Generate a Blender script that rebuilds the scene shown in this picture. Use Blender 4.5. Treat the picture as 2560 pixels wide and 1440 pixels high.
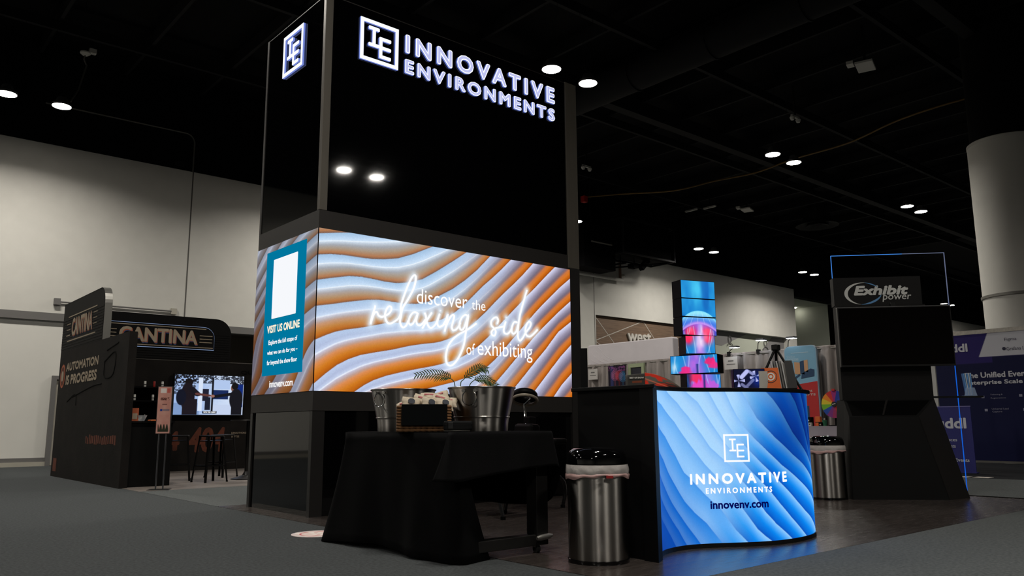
import bpy, bmesh, math, random
import numpy as np
from mathutils import Matrix, Vector
# ---------------------------------------------------------------- camera, world, exposure
for o in list(bpy.data.objects): bpy.data.objects.remove(o)
SC = bpy.context.scene; COL = SC.collection
YAW, PITCH, ROLL, EYE = .712, .1688, -.0065, .9
_f = Vector((math.sin(YAW)*math.cos(PITCH), math.cos(YAW)*math.cos(PITCH), math.sin(PITCH)))
_r0 = Vector((math.cos(YAW), -math.sin(YAW), 0)); _u0 = _r0.cross(_f)
_c, _s = math.cos(ROLL), math.sin(ROLL)
_r = _r0*_c + _u0*_s; _u = _u0*_c - _r0*_s
cam = bpy.data.cameras.new('camera'); camo = bpy.data.objects.new('camera', cam); COL.objects.link(camo)
m = Matrix((_r, _u, -_f)).transposed().to_4x4(); m.translation = (0, 0, EYE); camo.matrix_world = m
cam.sensor_width = 36; cam.lens = 36*2011.76/2560; cam.clip_end = 300
SC.camera = camo
w = bpy.data.worlds.new('hall_air'); SC.world = w; w.use_nodes = True
w.node_tree.nodes['Background'].inputs[0].default_value = (.5, .55, .65, 1)
w.node_tree.nodes['Background'].inputs[1].default_value = .0035
SC.view_settings.view_transform = 'Standard'; SC.view_settings.look = 'None'
SC.view_settings.exposure = 0; SC.view_settings.gamma = 1; SC.view_settings.use_curve_mapping = False
LAMP = 112.0; SPREAD = 154     # watts and beam angle of a high-bay lamp
SC.cycles.max_bounces = 7; SC.cycles.sample_clamp_indirect = 6
random.seed(4); RNG = np.random.default_rng(7)

# ---------------------------------------------------------------- materials
def lin(c):
    c = np.asarray(c, float)/255.; return np.where(c <= .04045, c/12.92, ((c+.055)/1.055)**2.4)
MATS = {}
def pm(name, rgb, rough=.6, metal=0, spec=.5, noise=0, nscale=20, bump=0, bscale=80, emit=None, estr=1, stretch=None, trans=0, alpha=1, rvar=0):
    """a Principled material; rgb 0-255 display values; noise: value variation; bump: fine relief"""
    if name in MATS: return MATS[name]
    mt = bpy.data.materials.new(name); mt.use_nodes = True; nt = mt.node_tree; b = nt.nodes['Principled BSDF']
    L = tuple(lin(rgb))+(1,)
    b.inputs['Base Color'].default_value = L; b.inputs['Roughness'].default_value = rough; b.inputs['Metallic'].default_value = metal
    b.inputs['Specular IOR Level'].default_value = spec
    if trans: b.inputs['Transmission Weight'].default_value = trans
    if alpha < 1: b.inputs['Alpha'].default_value = alpha
    if emit is not None:
        b.inputs['Emission Color'].default_value = tuple(lin(emit))+(1,); b.inputs['Emission Strength'].default_value = estr
    if noise or bump or rvar:
        tc = nt.nodes.new('ShaderNodeTexCoord'); mp = nt.nodes.new('ShaderNodeMapping'); nt.links.new(tc.outputs['Object'], mp.inputs[0])
        if stretch: mp.inputs['Scale'].default_value = stretch
        def nz(sc, det=5):
            n = nt.nodes.new('ShaderNodeTexNoise'); n.inputs['Scale'].default_value = sc; n.inputs['Detail'].default_value = det
            nt.links.new(mp.outputs[0], n.inputs['Vector']); return n
        if noise:
            n = nz(nscale); r = nt.nodes.new('ShaderNodeMapRange'); r.inputs[1].default_value = .25; r.inputs[2].default_value = .75
            r.inputs[3].default_value = 1-noise; r.inputs[4].default_value = 1+noise; nt.links.new(n.outputs[0], r.inputs[0])
            x = nt.nodes.new('ShaderNodeVectorMath'); x.operation = 'SCALE'; x.inputs[0].default_value = L[:3]
            nt.links.new(r.outputs[0], x.inputs['Scale']); nt.links.new(x.outputs[0], b.inputs['Base Color'])
        if rvar:
            n = nz(nscale); r = nt.nodes.new('ShaderNodeMapRange'); r.inputs[1].default_value = .3; r.inputs[2].default_value = .7
            r.inputs[3].default_value = max(.02, rough-rvar); r.inputs[4].default_value = rough+rvar
            nt.links.new(n.outputs[0], r.inputs[0]); nt.links.new(r.outputs[0], b.inputs['Roughness'])
        if bump:
            n = nz(bscale, 3); bp = nt.nodes.new('ShaderNodeBump'); bp.inputs['Strength'].default_value = bump; bp.inputs['Distance'].default_value = .01
            nt.links.new(n.outputs[0], bp.inputs['Height']); nt.links.new(bp.outputs[0], b.inputs['Normal'])
    MATS[name] = mt; return mt
def glow(name, rgb, s=1.0):
    if name in MATS: return MATS[name]
    mt = bpy.data.materials.new(name); mt.use_nodes = True; nt = mt.node_tree; nt.nodes.clear()
    e = nt.nodes.new('ShaderNodeEmission'); o = nt.nodes.new('ShaderNodeOutputMaterial')
    e.inputs[0].default_value = tuple(lin(rgb))+(1,); e.inputs[1].default_value = s
    nt.links.new(e.outputs[0], o.inputs[0]); MATS[name] = mt; return mt
def attr_mat(name, emission=True, rough=.5, s=1.0):
    """shows the picture stored per vertex in the colour attribute 'Col' (a screen's or a print's image)"""
    if name in MATS: return MATS[name]
    mt = bpy.data.materials.new(name); mt.use_nodes = True; nt = mt.node_tree; b = nt.nodes['Principled BSDF']
    a = nt.nodes.new('ShaderNodeAttribute'); a.attribute_name = 'Col'
    b.inputs['Roughness'].default_value = rough; b.inputs['Specular IOR Level'].default_value = .2
    if emission:
        b.inputs['Base Color'].default_value = (.004, .004, .004, 1)
        nt.links.new(a.outputs['Color'], b.inputs['Emission Color']); b.inputs['Emission Strength'].default_value = s
    else: nt.links.new(a.outputs['Color'], b.inputs['Base Color'])
    MATS[name] = mt; return mt

# ---------------------------------------------------------------- object helpers
def chain(o):
    M = Matrix.Identity(4)
    while o is not None: M = o.matrix_basis @ M; o = o.parent
    return M
def link(name, me, mat, parent=None, world=False, smooth=False):
    o = bpy.data.objects.new(name, me); COL.objects.link(o)
    if mat is not None:
        for x in (mat if isinstance(mat, (list, tuple)) else [mat]): me.materials.append(x)
    if parent is not None:
        o.parent = parent
        if world: me.transform(chain(parent).inverted())
    if smooth:
        me.polygons.foreach_set('use_smooth', [True]*len(me.polygons))
        if smooth != 'all': me.set_sharp_from_angle(angle=math.radians(38))
    return o
def obj(name, bm, mat, parent=None, world=False, smooth=False, bevel=0):
    me = bpy.data.meshes.new(name); bmesh.ops.recalc_face_normals(bm, faces=bm.faces[:]) ; bm.to_mesh(me); bm.free()
    o = link(name, me, mat, parent, world, smooth)
    if bevel:
        b = o.modifiers.new('edge', 'BEVEL'); b.width = bevel; b.segments = 2; b.limit_method = 'ANGLE'
    return o
def thing(name, label, cat, loc=(0, 0, 0), rz=0, group=None):
    o = bpy.data.objects.new(name, None); COL.objects.link(o); o.empty_display_size = .1
    o.location = loc; o.rotation_euler = (0, 0, rz); o['label'] = label; o['category'] = cat
    if group: o['group'] = group
    return o
def tag(o, label, cat, group=None, kind=None):
    o['label'] = label; o['category'] = cat
    if group: o['group'] = group
    if kind: o['kind'] = kind
    return o
def struct(o): o['kind'] = 'structure'; return o
def dup(root, loc, rz=0, label=None):
    r = root.copy(); COL.objects.link(r); r.location = loc; r.rotation_euler = (0, 0, rz)
    if label: r['label'] = label
    for ch in list(root.children):
        c = ch.copy(); COL.objects.link(c); c.parent = r
        for g in list(ch.children):
            d = g.copy(); COL.objects.link(d); d.parent = c
    return r
B = bmesh.new
def box(bm, lo, hi, M=None):
    vs = [bm.verts.new(((lo[0], hi[0])[i], (lo[1], hi[1])[j], (lo[2], hi[2])[k])) for i in (0, 1) for j in (0, 1) for k in (0, 1)]
    for f in ((0, 1, 3, 2), (4, 6, 7, 5), (0, 4, 5, 1), (2, 3, 7, 6), (0, 2, 6, 4), (1, 5, 7, 3)): bm.faces.new([vs[i] for i in f])
    if M is not None: bmesh.ops.transform(bm, matrix=M, verts=vs)
    return bm
def bx(lo, hi, M=None): return box(B(), lo, hi, M)
def cyl(bm, p0, p1, r0, r1=None, n=20, caps=True):
    r1 = r0 if r1 is None else r1; p0 = Vector(p0); p1 = Vector(p1); d = (p1-p0).normalized()
    a = d.orthogonal().normalized(); b = d.cross(a)
    rings = [[bm.verts.new(p+(a*math.cos(t)+b*math.sin(t))*r) for t in [2*math.pi*i/n for i in range(n)]] for p, r in ((p0, r0), (p1, r1))]
    for i in range(n): bm.faces.new((rings[0][i], rings[0][(i+1) % n], rings[1][(i+1) % n], rings[1][i]))
    if caps: bm.faces.new(rings[0][::-1]); bm.faces.new(rings[1])
    return bm
def lathe(bm, prof, c=(0, 0, 0), n=40, cap0=True, cap1=True):
    rings = [[bm.verts.new((c[0]+r*math.cos(t), c[1]+r*math.sin(t), c[2]+z)) for t in [2*math.pi*i/n for i in range(n)]] for r, z in prof]
    for A, Bq in zip(rings, rings[1:]):
        for i in range(n): bm.faces.new((A[i], A[(i+1) % n], Bq[(i+1) % n], Bq[i]))
    if cap0: bm.faces.new(rings[0][::-1])
    if cap1: bm.faces.new(rings[-1])
    return bm
def smoothpath(pts, n=8, closed=False):
    P = [np.array(p, float) for p in pts]
    P = [P[-1]]+P+[P[0], P[1]] if closed else [2*P[0]-P[1]]+P+[2*P[-1]-P[-2]]
    o = []
    for i in range(1, len(P)-2):
        a, b, c, d = P[i-1:i+3]
        for j in range(n):
            t = j/n; o.append(.5*(2*b+(c-a)*t+(2*a-5*b+4*c-d)*t*t+(3*b-a-3*c+d)*t**3))
    if not closed: o.append(P[-2])
    return o
def tube(bm, pts, r, n=8, caps=True, closed=False):
    P = [Vector(p) for p in pts]; k = len(P); rr = r if isinstance(r, (list, tuple)) else [r]*k; rings = []; a = None
    for i in range(k):
        d = (P[(i+1) % k]-P[i-1]) if closed else (P[min(i+1, k-1)]-P[max(i-1, 0)])
        if d.length < 1e-9: d = Vector((0, 0, 1))
        d.normalize(); a = d.orthogonal().normalized() if a is None else (a-d*a.dot(d)).normalized(); b = d.cross(a)
        rings.append([bm.verts.new(P[i]+(a*math.cos(t)+b*math.sin(t))*rr[i]) for t in [2*math.pi*j/n for j in range(n)]])
    for i in range(k if closed else k-1):
        A, Q = rings[i], rings[(i+1) % k]
        for j in range(n): bm.faces.new((A[j], A[(j+1) % n], Q[(j+1) % n], Q[j]))
    if caps and not closed: bm.faces.new(rings[0][::-1]); bm.faces.new(rings[-1])
    return bm
def prism(bm, poly, fr, d0, d1):
    """2-D outline in the frame fr, from depth d0 to d1 along its normal"""
    A = [bm.verts.new(fr(u, v, d0)) for u, v in poly]; Q = [bm.verts.new(fr(u, v, d1)) for u, v in poly]; n = len(poly)
    for i in range(n): bm.faces.new((A[i], A[(i+1) % n], Q[(i+1) % n], Q[i]))
    bm.faces.new(A[::-1]); bm.faces.new(Q); return bm
def loft(bm, rows, closed_u=False):
    V = [[bm.verts.new(p) for p in r] for r in rows]
    for a, b in zip(V, V[1:]):
        for i in range(len(a)-(0 if closed_u else 1)): bm.faces.new((a[i], a[(i+1) % len(a)], b[(i+1) % len(a)], b[i]))
    return bm
def frame(O, U, V, N):
    O, U, V, N = map(Vector, (O, U, V, N)); return lambda u, v, d=0: O+U*u+V*v+N*d
def rrect(u0, v0, u1, v1, r, n=6, which=(1, 1, 1, 1)):
    o = []
    for k, (cx, cy, a0) in enumerate(((u0+r, v0+r, 180), (u1-r, v0+r, 270), (u1-r, v1-r, 0), (u0+r, v1-r, 90))):
        if which[k]:
            for i in range(n+1):
                t = math.radians(a0+90*i/n); o.append((cx+r*math.cos(t), cy+r*math.sin(t)))
        else: o.append(((u0, u1, u1, u0)[k], (v0, v0, v1, v1)[k]))
    return o
def text_mesh(s, offset=0., extrude=0., shear=0., space=1.0):
    cu = bpy.data.curves.new('lettering', 'FONT'); cu.body = s; cu.size = 1; cu.offset = offset; cu.extrude = extrude; cu.shear = shear
    cu.space_character = space; cu.resolution_u = 3
    o = bpy.data.objects.new('lettering', cu); COL.objects.link(o)
    me = bpy.data.meshes.new_from_object(o.evaluated_get(bpy.context.evaluated_depsgraph_get()))
    bpy.data.objects.remove(o); bpy.data.curves.remove(cu); return me
def text_geo(s, fr, u0, v0, u1, v1, d, depth, bold, shear, space):
    """the letters of s as (points, faces) lists filling u0..u1, v0..v1 of the frame; bold: stroke growth as a share of the height"""
    me = text_mesh(s, 0, 1. if depth else 0., shear, space); bm = B(); bm.from_mesh(me); bmesh.ops.remove_doubles(bm, verts=bm.verts[:], dist=1e-5); bm.to_mesh(me); bm.free()
    isl = islands(me); bpy.data.meshes.remove(me); al = np.array([tuple(q) for c in isl for q in c[0]]); lo, hi = al.min(0), al.max(0); r = max(0, bold)*(v1-v0); out = []
    offs = [(0, 0)]+([(r*math.cos(t), r*math.sin(t)) for t in np.linspace(0, 2*math.pi, 11)[:-1]] if r > 0 else [])
    for vs, fs in isl:
        co = np.array([tuple(q) for q in vs]); pts = []; fc = []
        uu = u0+r+(co[:, 0]-lo[0])/(hi[0]-lo[0])*(u1-u0-2*r); vv = v0+r+(co[:, 1]-lo[1])/(hi[1]-lo[1])*(v1-v0-2*r); dd = d+(co[:, 2]+1)/2*depth if depth else np.full(len(co), d)
        for n_, (du, dv) in enumerate(offs):
            k = len(pts); pts += [tuple(fr(a+du, b_+dv, c+(len(offs)-n_)*8e-5)) for a, b_, c in zip(uu, vv, dd)]; fc += [[i+k for i in f] for f in fs]
        out.append((pts, fc))
    return out
def text(name, s, fr, u0, v0, u1, v1, mat, parent, d=.004, depth=0., offset=0., shear=0., space=1.0):
    """lettering scaled to fill u0..u1, v0..v1 of the frame, standing d off it"""
    P = []; Fc = []
    for pts, fc in text_geo(s, fr, u0, v0, u1, v1, d, depth, offset, shear, space): k = len(P); P += pts; Fc += [[i+k for i in f] for f in fc]
    return link(name, mesh_of(name, (P, Fc)), mat, parent, world=True)
def painted(name, posfn, u0, v0, u1, v1, nu, nv, colfn, mat, parent):
    """a surface posfn(u,v) of nu x nv points with the picture colfn(U,V) (display RGB, 0-255) on it"""
    us = np.linspace(u0, u1, nu); vs = np.linspace(v0, v1, nv); Ug, Vg = np.meshgrid(us, vs)
    co = posfn(Ug.ravel(), Vg.ravel())
    i = np.arange(nu*nv).reshape(nv, nu); q = np.stack([i[:-1, :-1], i[:-1, 1:], i[1:, 1:], i[1:, :-1]], -1).reshape(-1, 4)
    me = bpy.data.meshes.new(name); me.vertices.add(nu*nv); me.vertices.foreach_set('co', co.ravel())
    me.loops.add(q.size); me.loops.foreach_set('vertex_index', q.ravel()); me.polygons.add(len(q))
    me.polygons.foreach_set('loop_start', np.arange(len(q))*4); me.update(calc_edges=True)
    hu, hv = (u1-u0)/(nu-1)/4, (v1-v0)/(nv-1)/4
    rgb = sum(lin(np.clip(colfn(Ug+a*hu, Vg+b_*hv), 0, 255)).reshape(-1, 3) for a in (-1, 1) for b_ in (-1, 1))/4
    a = me.color_attributes.new('Col', 'FLOAT_COLOR', 'POINT'); a.data.foreach_set('color', np.c_[rgb, np.ones(len(rgb))].astype(np.float32).ravel())
    me.validate(); return link(name, me, mat, parent, world=True)
def planar(O, U, V):
    O, U, V = (np.array(x, float) for x in (O, U, V)); return lambda u, v: O+np.outer(u, U)+np.outer(v, V)
def ramp(t, stops):
    x = [s[0] for s in stops]; return np.stack([np.interp(t, x, [s[1][k] for s in stops]) for k in range(3)], -1)
def sst(a, b, x): t = np.clip((x-a)/(b-a), 0, 1); return t*t*(3-2*t)
def mix(a, b, k): return a+(b-a)*np.asarray(k)[..., None]
def noise2(U, V, s, seed=0):
    """smooth value noise"""
    r = np.random.default_rng(seed).random((64, 64)); x = U*s+100; y = V*s+100
    xi = np.floor(x).astype(int); yi = np.floor(y).astype(int); fx = x-xi; fy = y-yi; fx = fx*fx*(3-2*fx); fy = fy*fy*(3-2*fy)
    g = lambda a, b: r[a % 64, b % 64]
    return (g(xi, yi)*(1-fx)+g(xi+1, yi)*fx)*(1-fy)+(g(xi, yi+1)*(1-fx)+g(xi+1, yi+1)*fx)*fy
def segdist(U, V, pts):
    d = np.full(U.shape, 9.)
    for (a, b), (c, e) in zip(pts, pts[1:]):
        L = (c-a)**2+(e-b)**2+1e-9; t = np.clip(((U-a)*(c-a)+(V-b)*(e-b))/L, 0, 1); d = np.minimum(d, np.hypot(U-a-t*(c-a), V-b-t*(e-b)))
    return d
def bands(curves, U, V, top, bottom):
    """index and 0..1 position of each point between neighbouring boundary curves v(u)"""
    us = U[0]; rows = []
    for c in curves:
        x = np.array([p[0] for p in c]); y = np.array([p[1] for p in c]); b = np.interp(us, x, y)
        s0 = (y[min(2, len(y)-1)]-y[0])/(x[min(2, len(x)-1)]-x[0]); s1 = (y[-1]-y[max(-3, -len(y))])/(x[-1]-x[max(-3, -len(x))])
        b = np.where(us < x[0], y[0]+(us-x[0])*s0, b); b = np.where(us > x[-1], y[-1]+(us-x[-1])*s1, b); rows.append(b)
    R = np.array(rows)
    for i in range(1, len(R)): R[i] = np.minimum(R[i], R[i-1]-.02)
    R = np.vstack([R[:1]+top, R, R[-1:]-bottom]); k = np.zeros(V.shape, int)
    for i in range(1, len(R)-1): k += (V < R[i][None, :])
    ii = np.broadcast_to(np.arange(len(us)), V.shape); hi = R[k, ii]; lo = R[k+1, ii]
    return k, np.clip((hi-V)/(hi-lo), 0, 1)
def islands(me):
    bm = B(); bm.from_mesh(me); seen = set(); out = []
    for v in bm.verts:
        if v in seen: continue
        st = [v]; comp = []; seen.add(v)
        while st:
            q = st.pop(); comp.append(q)
            for e_ in q.link_edges:
                r = e_.other_vert(q)
                if r not in seen: seen.add(r); st.append(r)
        ix = {q: i for i, q in enumerate(comp)}
        out.append(([q.co.copy() for q in comp], [[ix[q] for q in f.verts] for f in bm.faces if f.verts[0] in ix]))
    bm.free(); return sorted(out, key=lambda c: min(q.x for q in c[0]))
def mesh_of(name, c):
    me = bpy.data.meshes.new(name); me.from_pydata([tuple(q) for q in c[0]], [], c[1]); me.update(); return me
WHITE = lambda s=1: glow('white_light_%g' % s, (255, 255, 255), s)
# ================================================================ the hall
CARPET = pm('carpet', (66, 69, 70), .95, spec=.1, noise=.35, nscale=45, bump=.6, bscale=160)
AISLE = pm('aisle_carpet', (84, 87, 87), .95, spec=.1, noise=.3, nscale=45, bump=.6, bscale=160)
BLACKCARPET = pm('black_carpet', (30, 31, 34), .95, spec=.1, noise=.3, nscale=45, bump=.5, bscale=160)
def vinyl(name, rgb, rough, spec=.5):
    mt = pm(name, rgb, rough, spec=spec, noise=.28, nscale=5, stretch=(1, 9, 1), rvar=.05); nt = mt.node_tree; b = nt.nodes['Principled BSDF']
    br = nt.nodes.new('ShaderNodeTexBrick'); tc = nt.nodes.new('ShaderNodeTexCoord'); br.inputs['Scale'].default_value = 1
    br.inputs['Brick Width'].default_value = 1.2; br.inputs['Row Height'].default_value = .18; br.inputs['Mortar Size'].default_value = .003
    br.inputs['Color1'].default_value = (1, 1, 1, 1); br.inputs['Color2'].default_value = (.78, .77, .76, 1); br.inputs['Mortar'].default_value = (.45, .45, .45, 1)
    nt.links.new(tc.outputs['Object'], br.inputs['Vector']); old = b.inputs['Base Color'].links[0].from_socket
    mx = nt.nodes.new('ShaderNodeMix'); mx.data_type = 'RGBA'; mx.blend_type = 'MULTIPLY'; mx.inputs[0].default_value = 1
    nt.links.new(old, mx.inputs[6]); nt.links.new(br.outputs['Color'], mx.inputs[7]); nt.links.new(mx.outputs[2], b.inputs['Base Color']); return mt
BOOTHVINYL = vinyl('dark_vinyl', (60, 54, 51), .25, .6)
BARVINYL = vinyl('pale_vinyl', (120, 112, 106), .42)
PAINT = pm('wall_paint', (204, 202, 195), .85, spec=.2, noise=.03, nscale=3, bump=.15, bscale=220)
PAINT2 = pm('partition_paint', (216, 214, 207), .8, spec=.2, noise=.02, nscale=2)
GREYTRIM = pm('grey_trim', (104, 102, 100), .6)
CREAM = pm('cream_base', (170, 165, 152), .7)
UPPER = pm('black_upper_wall', (13, 13, 15), .9, spec=.1, noise=.1, nscale=2)
CEIL = pm('black_ceiling', (13, 13, 15), .9, spec=.1, noise=.3, nscale=1.5)
STEELBLACK = pm('black_steelwork', (20, 20, 22), .8, spec=.2)
GAL = pm('dull_conduit', (120, 118, 112), .5, metal=.6)
struct(obj('floor', bx((-30, -30, -.1), (95, 40, 0)), CARPET))
struct(obj('floor_vinyl', bx((3.65, 3.05, 0), (10.95, 9.42, .004)), BOOTHVINYL))
struct(obj('floor_aisle', bx((3.65, 9.42, 0), (10.95, 12.35, .003)), AISLE))
struct(obj('floor_bar', bx((3.65, 12.35, 0), (12.5, 17.9, .004)), BARVINYL))
struct(obj('floor_front', bx((3.65, -12, 0), (40, 3.05, .003)), AISLE))
struct(obj('floor_side', bx((10.95, 3.05, 0), (14.5, 9.42, .003)), AISLE))
struct(obj('floor_stand', bx((14.5, -6, 0), (20.2, 7.2, .005)), BLACKCARPET))
WY = 22.4
wb = B()
for x0, x1, z0, z1 in ((-20, 23.83, 3.71, 8), (23.83, 38.45, 5.32, 8), (38.45, 39.3, 0, 8), (12, 23.83, 0, 3.71), (43.6, 95, 0, 8)): box(wb, (x0, WY, z0), (x1, WY+.4, z1))
struct(obj('wall_back', wb, PAINT))
struct(obj('wall_upper', bx((-20, WY+.02, 8), (95, WY+.4, 11.2)), UPPER))
struct(obj('wall_left', bx((-20.4, -16, 0), (-20, WY+.4, 8)), PAINT)); struct(obj('wall_front', bx((-20, -16.4, 0), (60, -16, 8)), PAINT))
pb = B(); box(pb, (-20, WY+.06, .2), (4.4, WY+.3, 3.52)); box(pb, (4.4, WY+.06, 2.17), (4.75, WY+.3, 3.52))
struct(obj('wall_partition', pb, PAINT2))
struct(obj('trim_1', bx((-20, WY-.03, 3.52), (12, WY+.3, 3.71)), GREYTRIM))
struct(obj('trim_2', bx((-20, WY+.03, .1), (4.4, WY+.3, .2)), GREYTRIM))
struct(obj('baseboard_back', bx((-20, WY-.02, 0), (4.4, WY+.3, .1)), CREAM))
fr_ = B(); box(fr_, (4.4, WY-.04, 0), (4.5, WY+.1, 2.17)); box(fr_, (4.5, WY-.04, 2.08), (5.5, WY+.1, 2.17)); box(fr_, (5.4, WY-.04, 0), (5.5, WY+.1, 2.08))
dr = struct(obj('door_1', fr_, GREYTRIM)); obj('door_leaf', bx((4.5, WY+.02, .01), (5.4, WY+.07, 2.08)), CREAM, dr); obj('door_handle', cyl(B(), (4.56, WY-.06, 1.0), (4.7, WY-.06, 1.0), .012), GAL, dr)
DARKBROWN = pm('recess_paint', (92, 86, 76), .9)
rb = B(); box(rb, (4.75, WY+2.5, 0), (12, WY+2.7, 3.71)); box(rb, (12, WY+.4, 0), (12.2, WY+2.7, 3.71)); box(rb, (4.55, WY+.4, 0), (4.75, WY+2.7, 3.71)); box(rb, (4.55, WY+.4, 3.71), (12.2, WY+2.7, 3.9))
struct(obj('wall_recess', rb, DARKBROWN))
# panel joints of the tall wall
jt = B()
for x in (-8.6, -.6, 7.475, 15.6): box(jt, (x-.018, WY-.004, 3.71), (x+.018, WY, 8))
box(jt, (23.74, WY-.004, 0), (23.77, WY, 8))
struct(obj('trim_3', jt, pm('joint_grey', (96, 94, 90), .9)))
# corridor beyond the right end of the back wall
SAGE = pm('corridor_paint', (186, 190, 178), .85, spec=.2)
cb = B(); box(cb, (43.6, WY, 0), (43.9, 34, 7.6)); box(cb, (39.3, 34, 0), (43.9, 34.3, 7.6)); box(cb, (39.0, WY+.4, 0), (39.3, 34, 7.6))
struct(obj('wall_corridor', cb, SAGE))
struct(obj('ceiling_corridor', bx((39.0, WY+.4, 7.6), (43.6, 34.3, 7.8)), SAGE))
struct(obj('wall_fascia', bx((39.3, WY+.02, 7.62), (43.6, WY+.4, 8)), UPPER))
dl = tag(obj('downlight', cyl(B(), (43.1, 24.6, 7.56), (43.1, 24.6, 7.6), .12), glow('downlight_glow', (255, 250, 235), 25)), 'small recessed downlight in the pale corridor soffit', 'ceiling light')
# entrance niche with the timber panel and the grey mosaic of triangles
struct(obj('wall_niche', bx((23.83, WY+.28, 0), (38.45, WY+.4, 5.32)), pm('niche_sage', (178, 182, 168), .85)))
WOOD = pm('walnut_panel', (112, 90, 72), .55, noise=.35, nscale=3, stretch=(.6, 1, 14))
pn = tag(obj('sign_panel', bx((23.86, WY+.12, 0), (31.8, WY+.279, 5.3)), WOOD), 'brown timber wall panel with thin white lines and the word west', 'sign')
F = frame((0, WY+.12, 0), (1, 0, 0), (0, 0, 1), (0, -1, 0))
LINE = pm('inlay_white', (188, 184, 176), .6)
ln = B()
for a, b in (((23.9, 5.28), (25.5, 3.8)), ((23.9, 4.28), (26.9, 5.29)), ((26.95, 5.29), (28.3, 3.9)), ((23.9, 4.25), (24.7, 3.9)), ((28.3, 3.9), (31.5, 5.2))):
    d = np.array(b)-a; L = np.hypot(*d); nx, ny = -d[1]/L*.014, d[0]/L*.014
    prism(ln, [(a[0]-nx, a[1]-ny), (b[0]-nx, b[1]-ny), (b[0]+nx, b[1]+ny), (a[0]+nx, a[1]+ny)], F, 0, .006)
obj('inlay_line', ln, LINE, pn)
text('lettering', 'west', F, 25.83, 4.33, 27.35, 4.78, pm('sign_grey', (196, 192, 184), .5), pn, d=.02, depth=.06, offset=.04)
gm = B(); F2 = frame((0, WY+.28, 0), (1, 0, 0), (0, 0, 1), (0, -1, 0))
for tri in (((31.85, 5.31), (35.05, 5.31), (32.85, 4.6), (31.85, 4.7)), ((36.34, 4.6), (37.36, 5.31), (38.44, 5.31), (38.44, 4.1)), ((33.4, 3.2), (36, 4.2), (38.2, 2.6))): prism(gm, tri, F2, .001, .01)
mz = tag(obj('mosaic_panel', gm, pm('mosaic_grey', (132, 130, 130), .8)), 'grey triangles painted on the pale niche wall beside the timber panel', 'wall panel')
for i, (x, z) in enumerate(((33.53, 4.85), (36.65, 4.84))):
    ic = B(); tube(ic, [(x+.13*math.cos(t), WY+.24, z+.1+.16*math.sin(t)) for t in np.linspace(0, 2*math.pi, 21)[:-1]], .018, 6, closed=True)
    tube(ic, [(x+.22*math.cos(t), WY+.24, z-.24+.16*math.sin(t)) for t in np.linspace(0, math.pi, 12)], .018, 6)
    tag(obj('pictogram', ic, GREYTRIM), 'grey outline person symbol on the niche wall, '+('nearer the timber panel' if i == 0 else 'farther from the timber panel'), 'sign', 'person symbols on the niche wall')
# ceiling, joists, duct
struct(obj('ceiling', bx((-30, -30, 10.7), (95, 40, 10.9)), CEIL))
jb = B()
for k in range(-3, 22): box(jb, (1.4+k*2.05, -14, 10.35), (1.48+k*2.05, WY, 10.7))
for k in range(-2, 7):  box(jb, (-12, -5+k*4.2, 10.1), (60, -4.9+k*4.2, 10.35))
for k in range(0, 3): box(jb, (-12, 6.4+k*8.4-.15, 9.95), (60, 6.4+k*8.4+.15, 10.4))
struct(obj('trim_4', jb, STEELBLACK))
dk = B(); cyl(dk, (15.4, -6, 9.9), (15.4, WY-.2, 9.9), .42, n=28)
for y in (2, 5, 8, 10.4, 12.8, 15.2, 17.6, 20): cyl(dk, (15.4, y, 9.9), (15.4, y+.05, 9.9), .45, n=28)
tag(obj('air_duct', dk, STEELBLACK, smooth=True), 'long round black air duct with seam rings under the dark ceiling', 'duct')
# high-bay lamps, two on each drop
hl = thing('highbay_lamp', 'x', 'ceiling light', (0, 0, 8), 0, 'paired high-bay ceiling lamps')
hb = lathe(B(), [(.2, .005), (.205, .03), (.2, .06), (.14, .09), (.1, .2), (.06, .22)], n=28)
obj('housing', hb, pm('lamp_housing', (70, 70, 72), .5, metal=.4), hl, smooth=True)
obj('diffuser', lathe(B(), [(.19, 0), (.19, .006)], n=28), glow('lamp_diffuser', (255, 248, 236), 48), hl)
ld = bpy.data.lights.new('lamp_beam', 'AREA'); ld.shape = 'DISK'; ld.size = .36; ld.energy = LAMP; ld.color = (1, .95, .87); ld.spread = math.radians(SPREAD)
lo_ = bpy.data.objects.new('lamp_beam', ld); COL.objects.link(lo_); lo_.parent = hl; lo_.location = (0, 0, -.004)
for sgn in (-1, 1): obj('suspension_wire', cyl(B(), (sgn*.06, 0, .2), (sgn*.32, 0, 2.71), .004, n=5), STEELBLACK, hl)
LAMPS = []
for r, y in enumerate((-4.3, 11.07, 19.5)):
    for k in range(-2, 8):
        xs = 11.18+(k-1)*8.17
        if r == 0 and k >= 2: continue
        if r == 1 and k == 5: y2 = 11.5
        else: y2 = y
        LAMPS.append((r, k, 0, xs-.53, y2)); LAMPS.append((r, k, 1, xs+.53, y2))
spec_lab = {(1, 1, 0): 'bright round high-bay lamp just above the right top end of the black tower', (1, 1, 1): 'bright round high-bay lamp beside the right top corner post of the tower',
            (2, 0, 0): 'bright round high-bay lamp at the far left edge over the tall white wall', (2, 0, 1): 'bright round high-bay lamp over the tall white wall, hung from the visible conduit drop'}
LAMPS += [(3, 0, 0, 2.55, 2.65), (3, 0, 1, 3.6, 2.65)]
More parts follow.
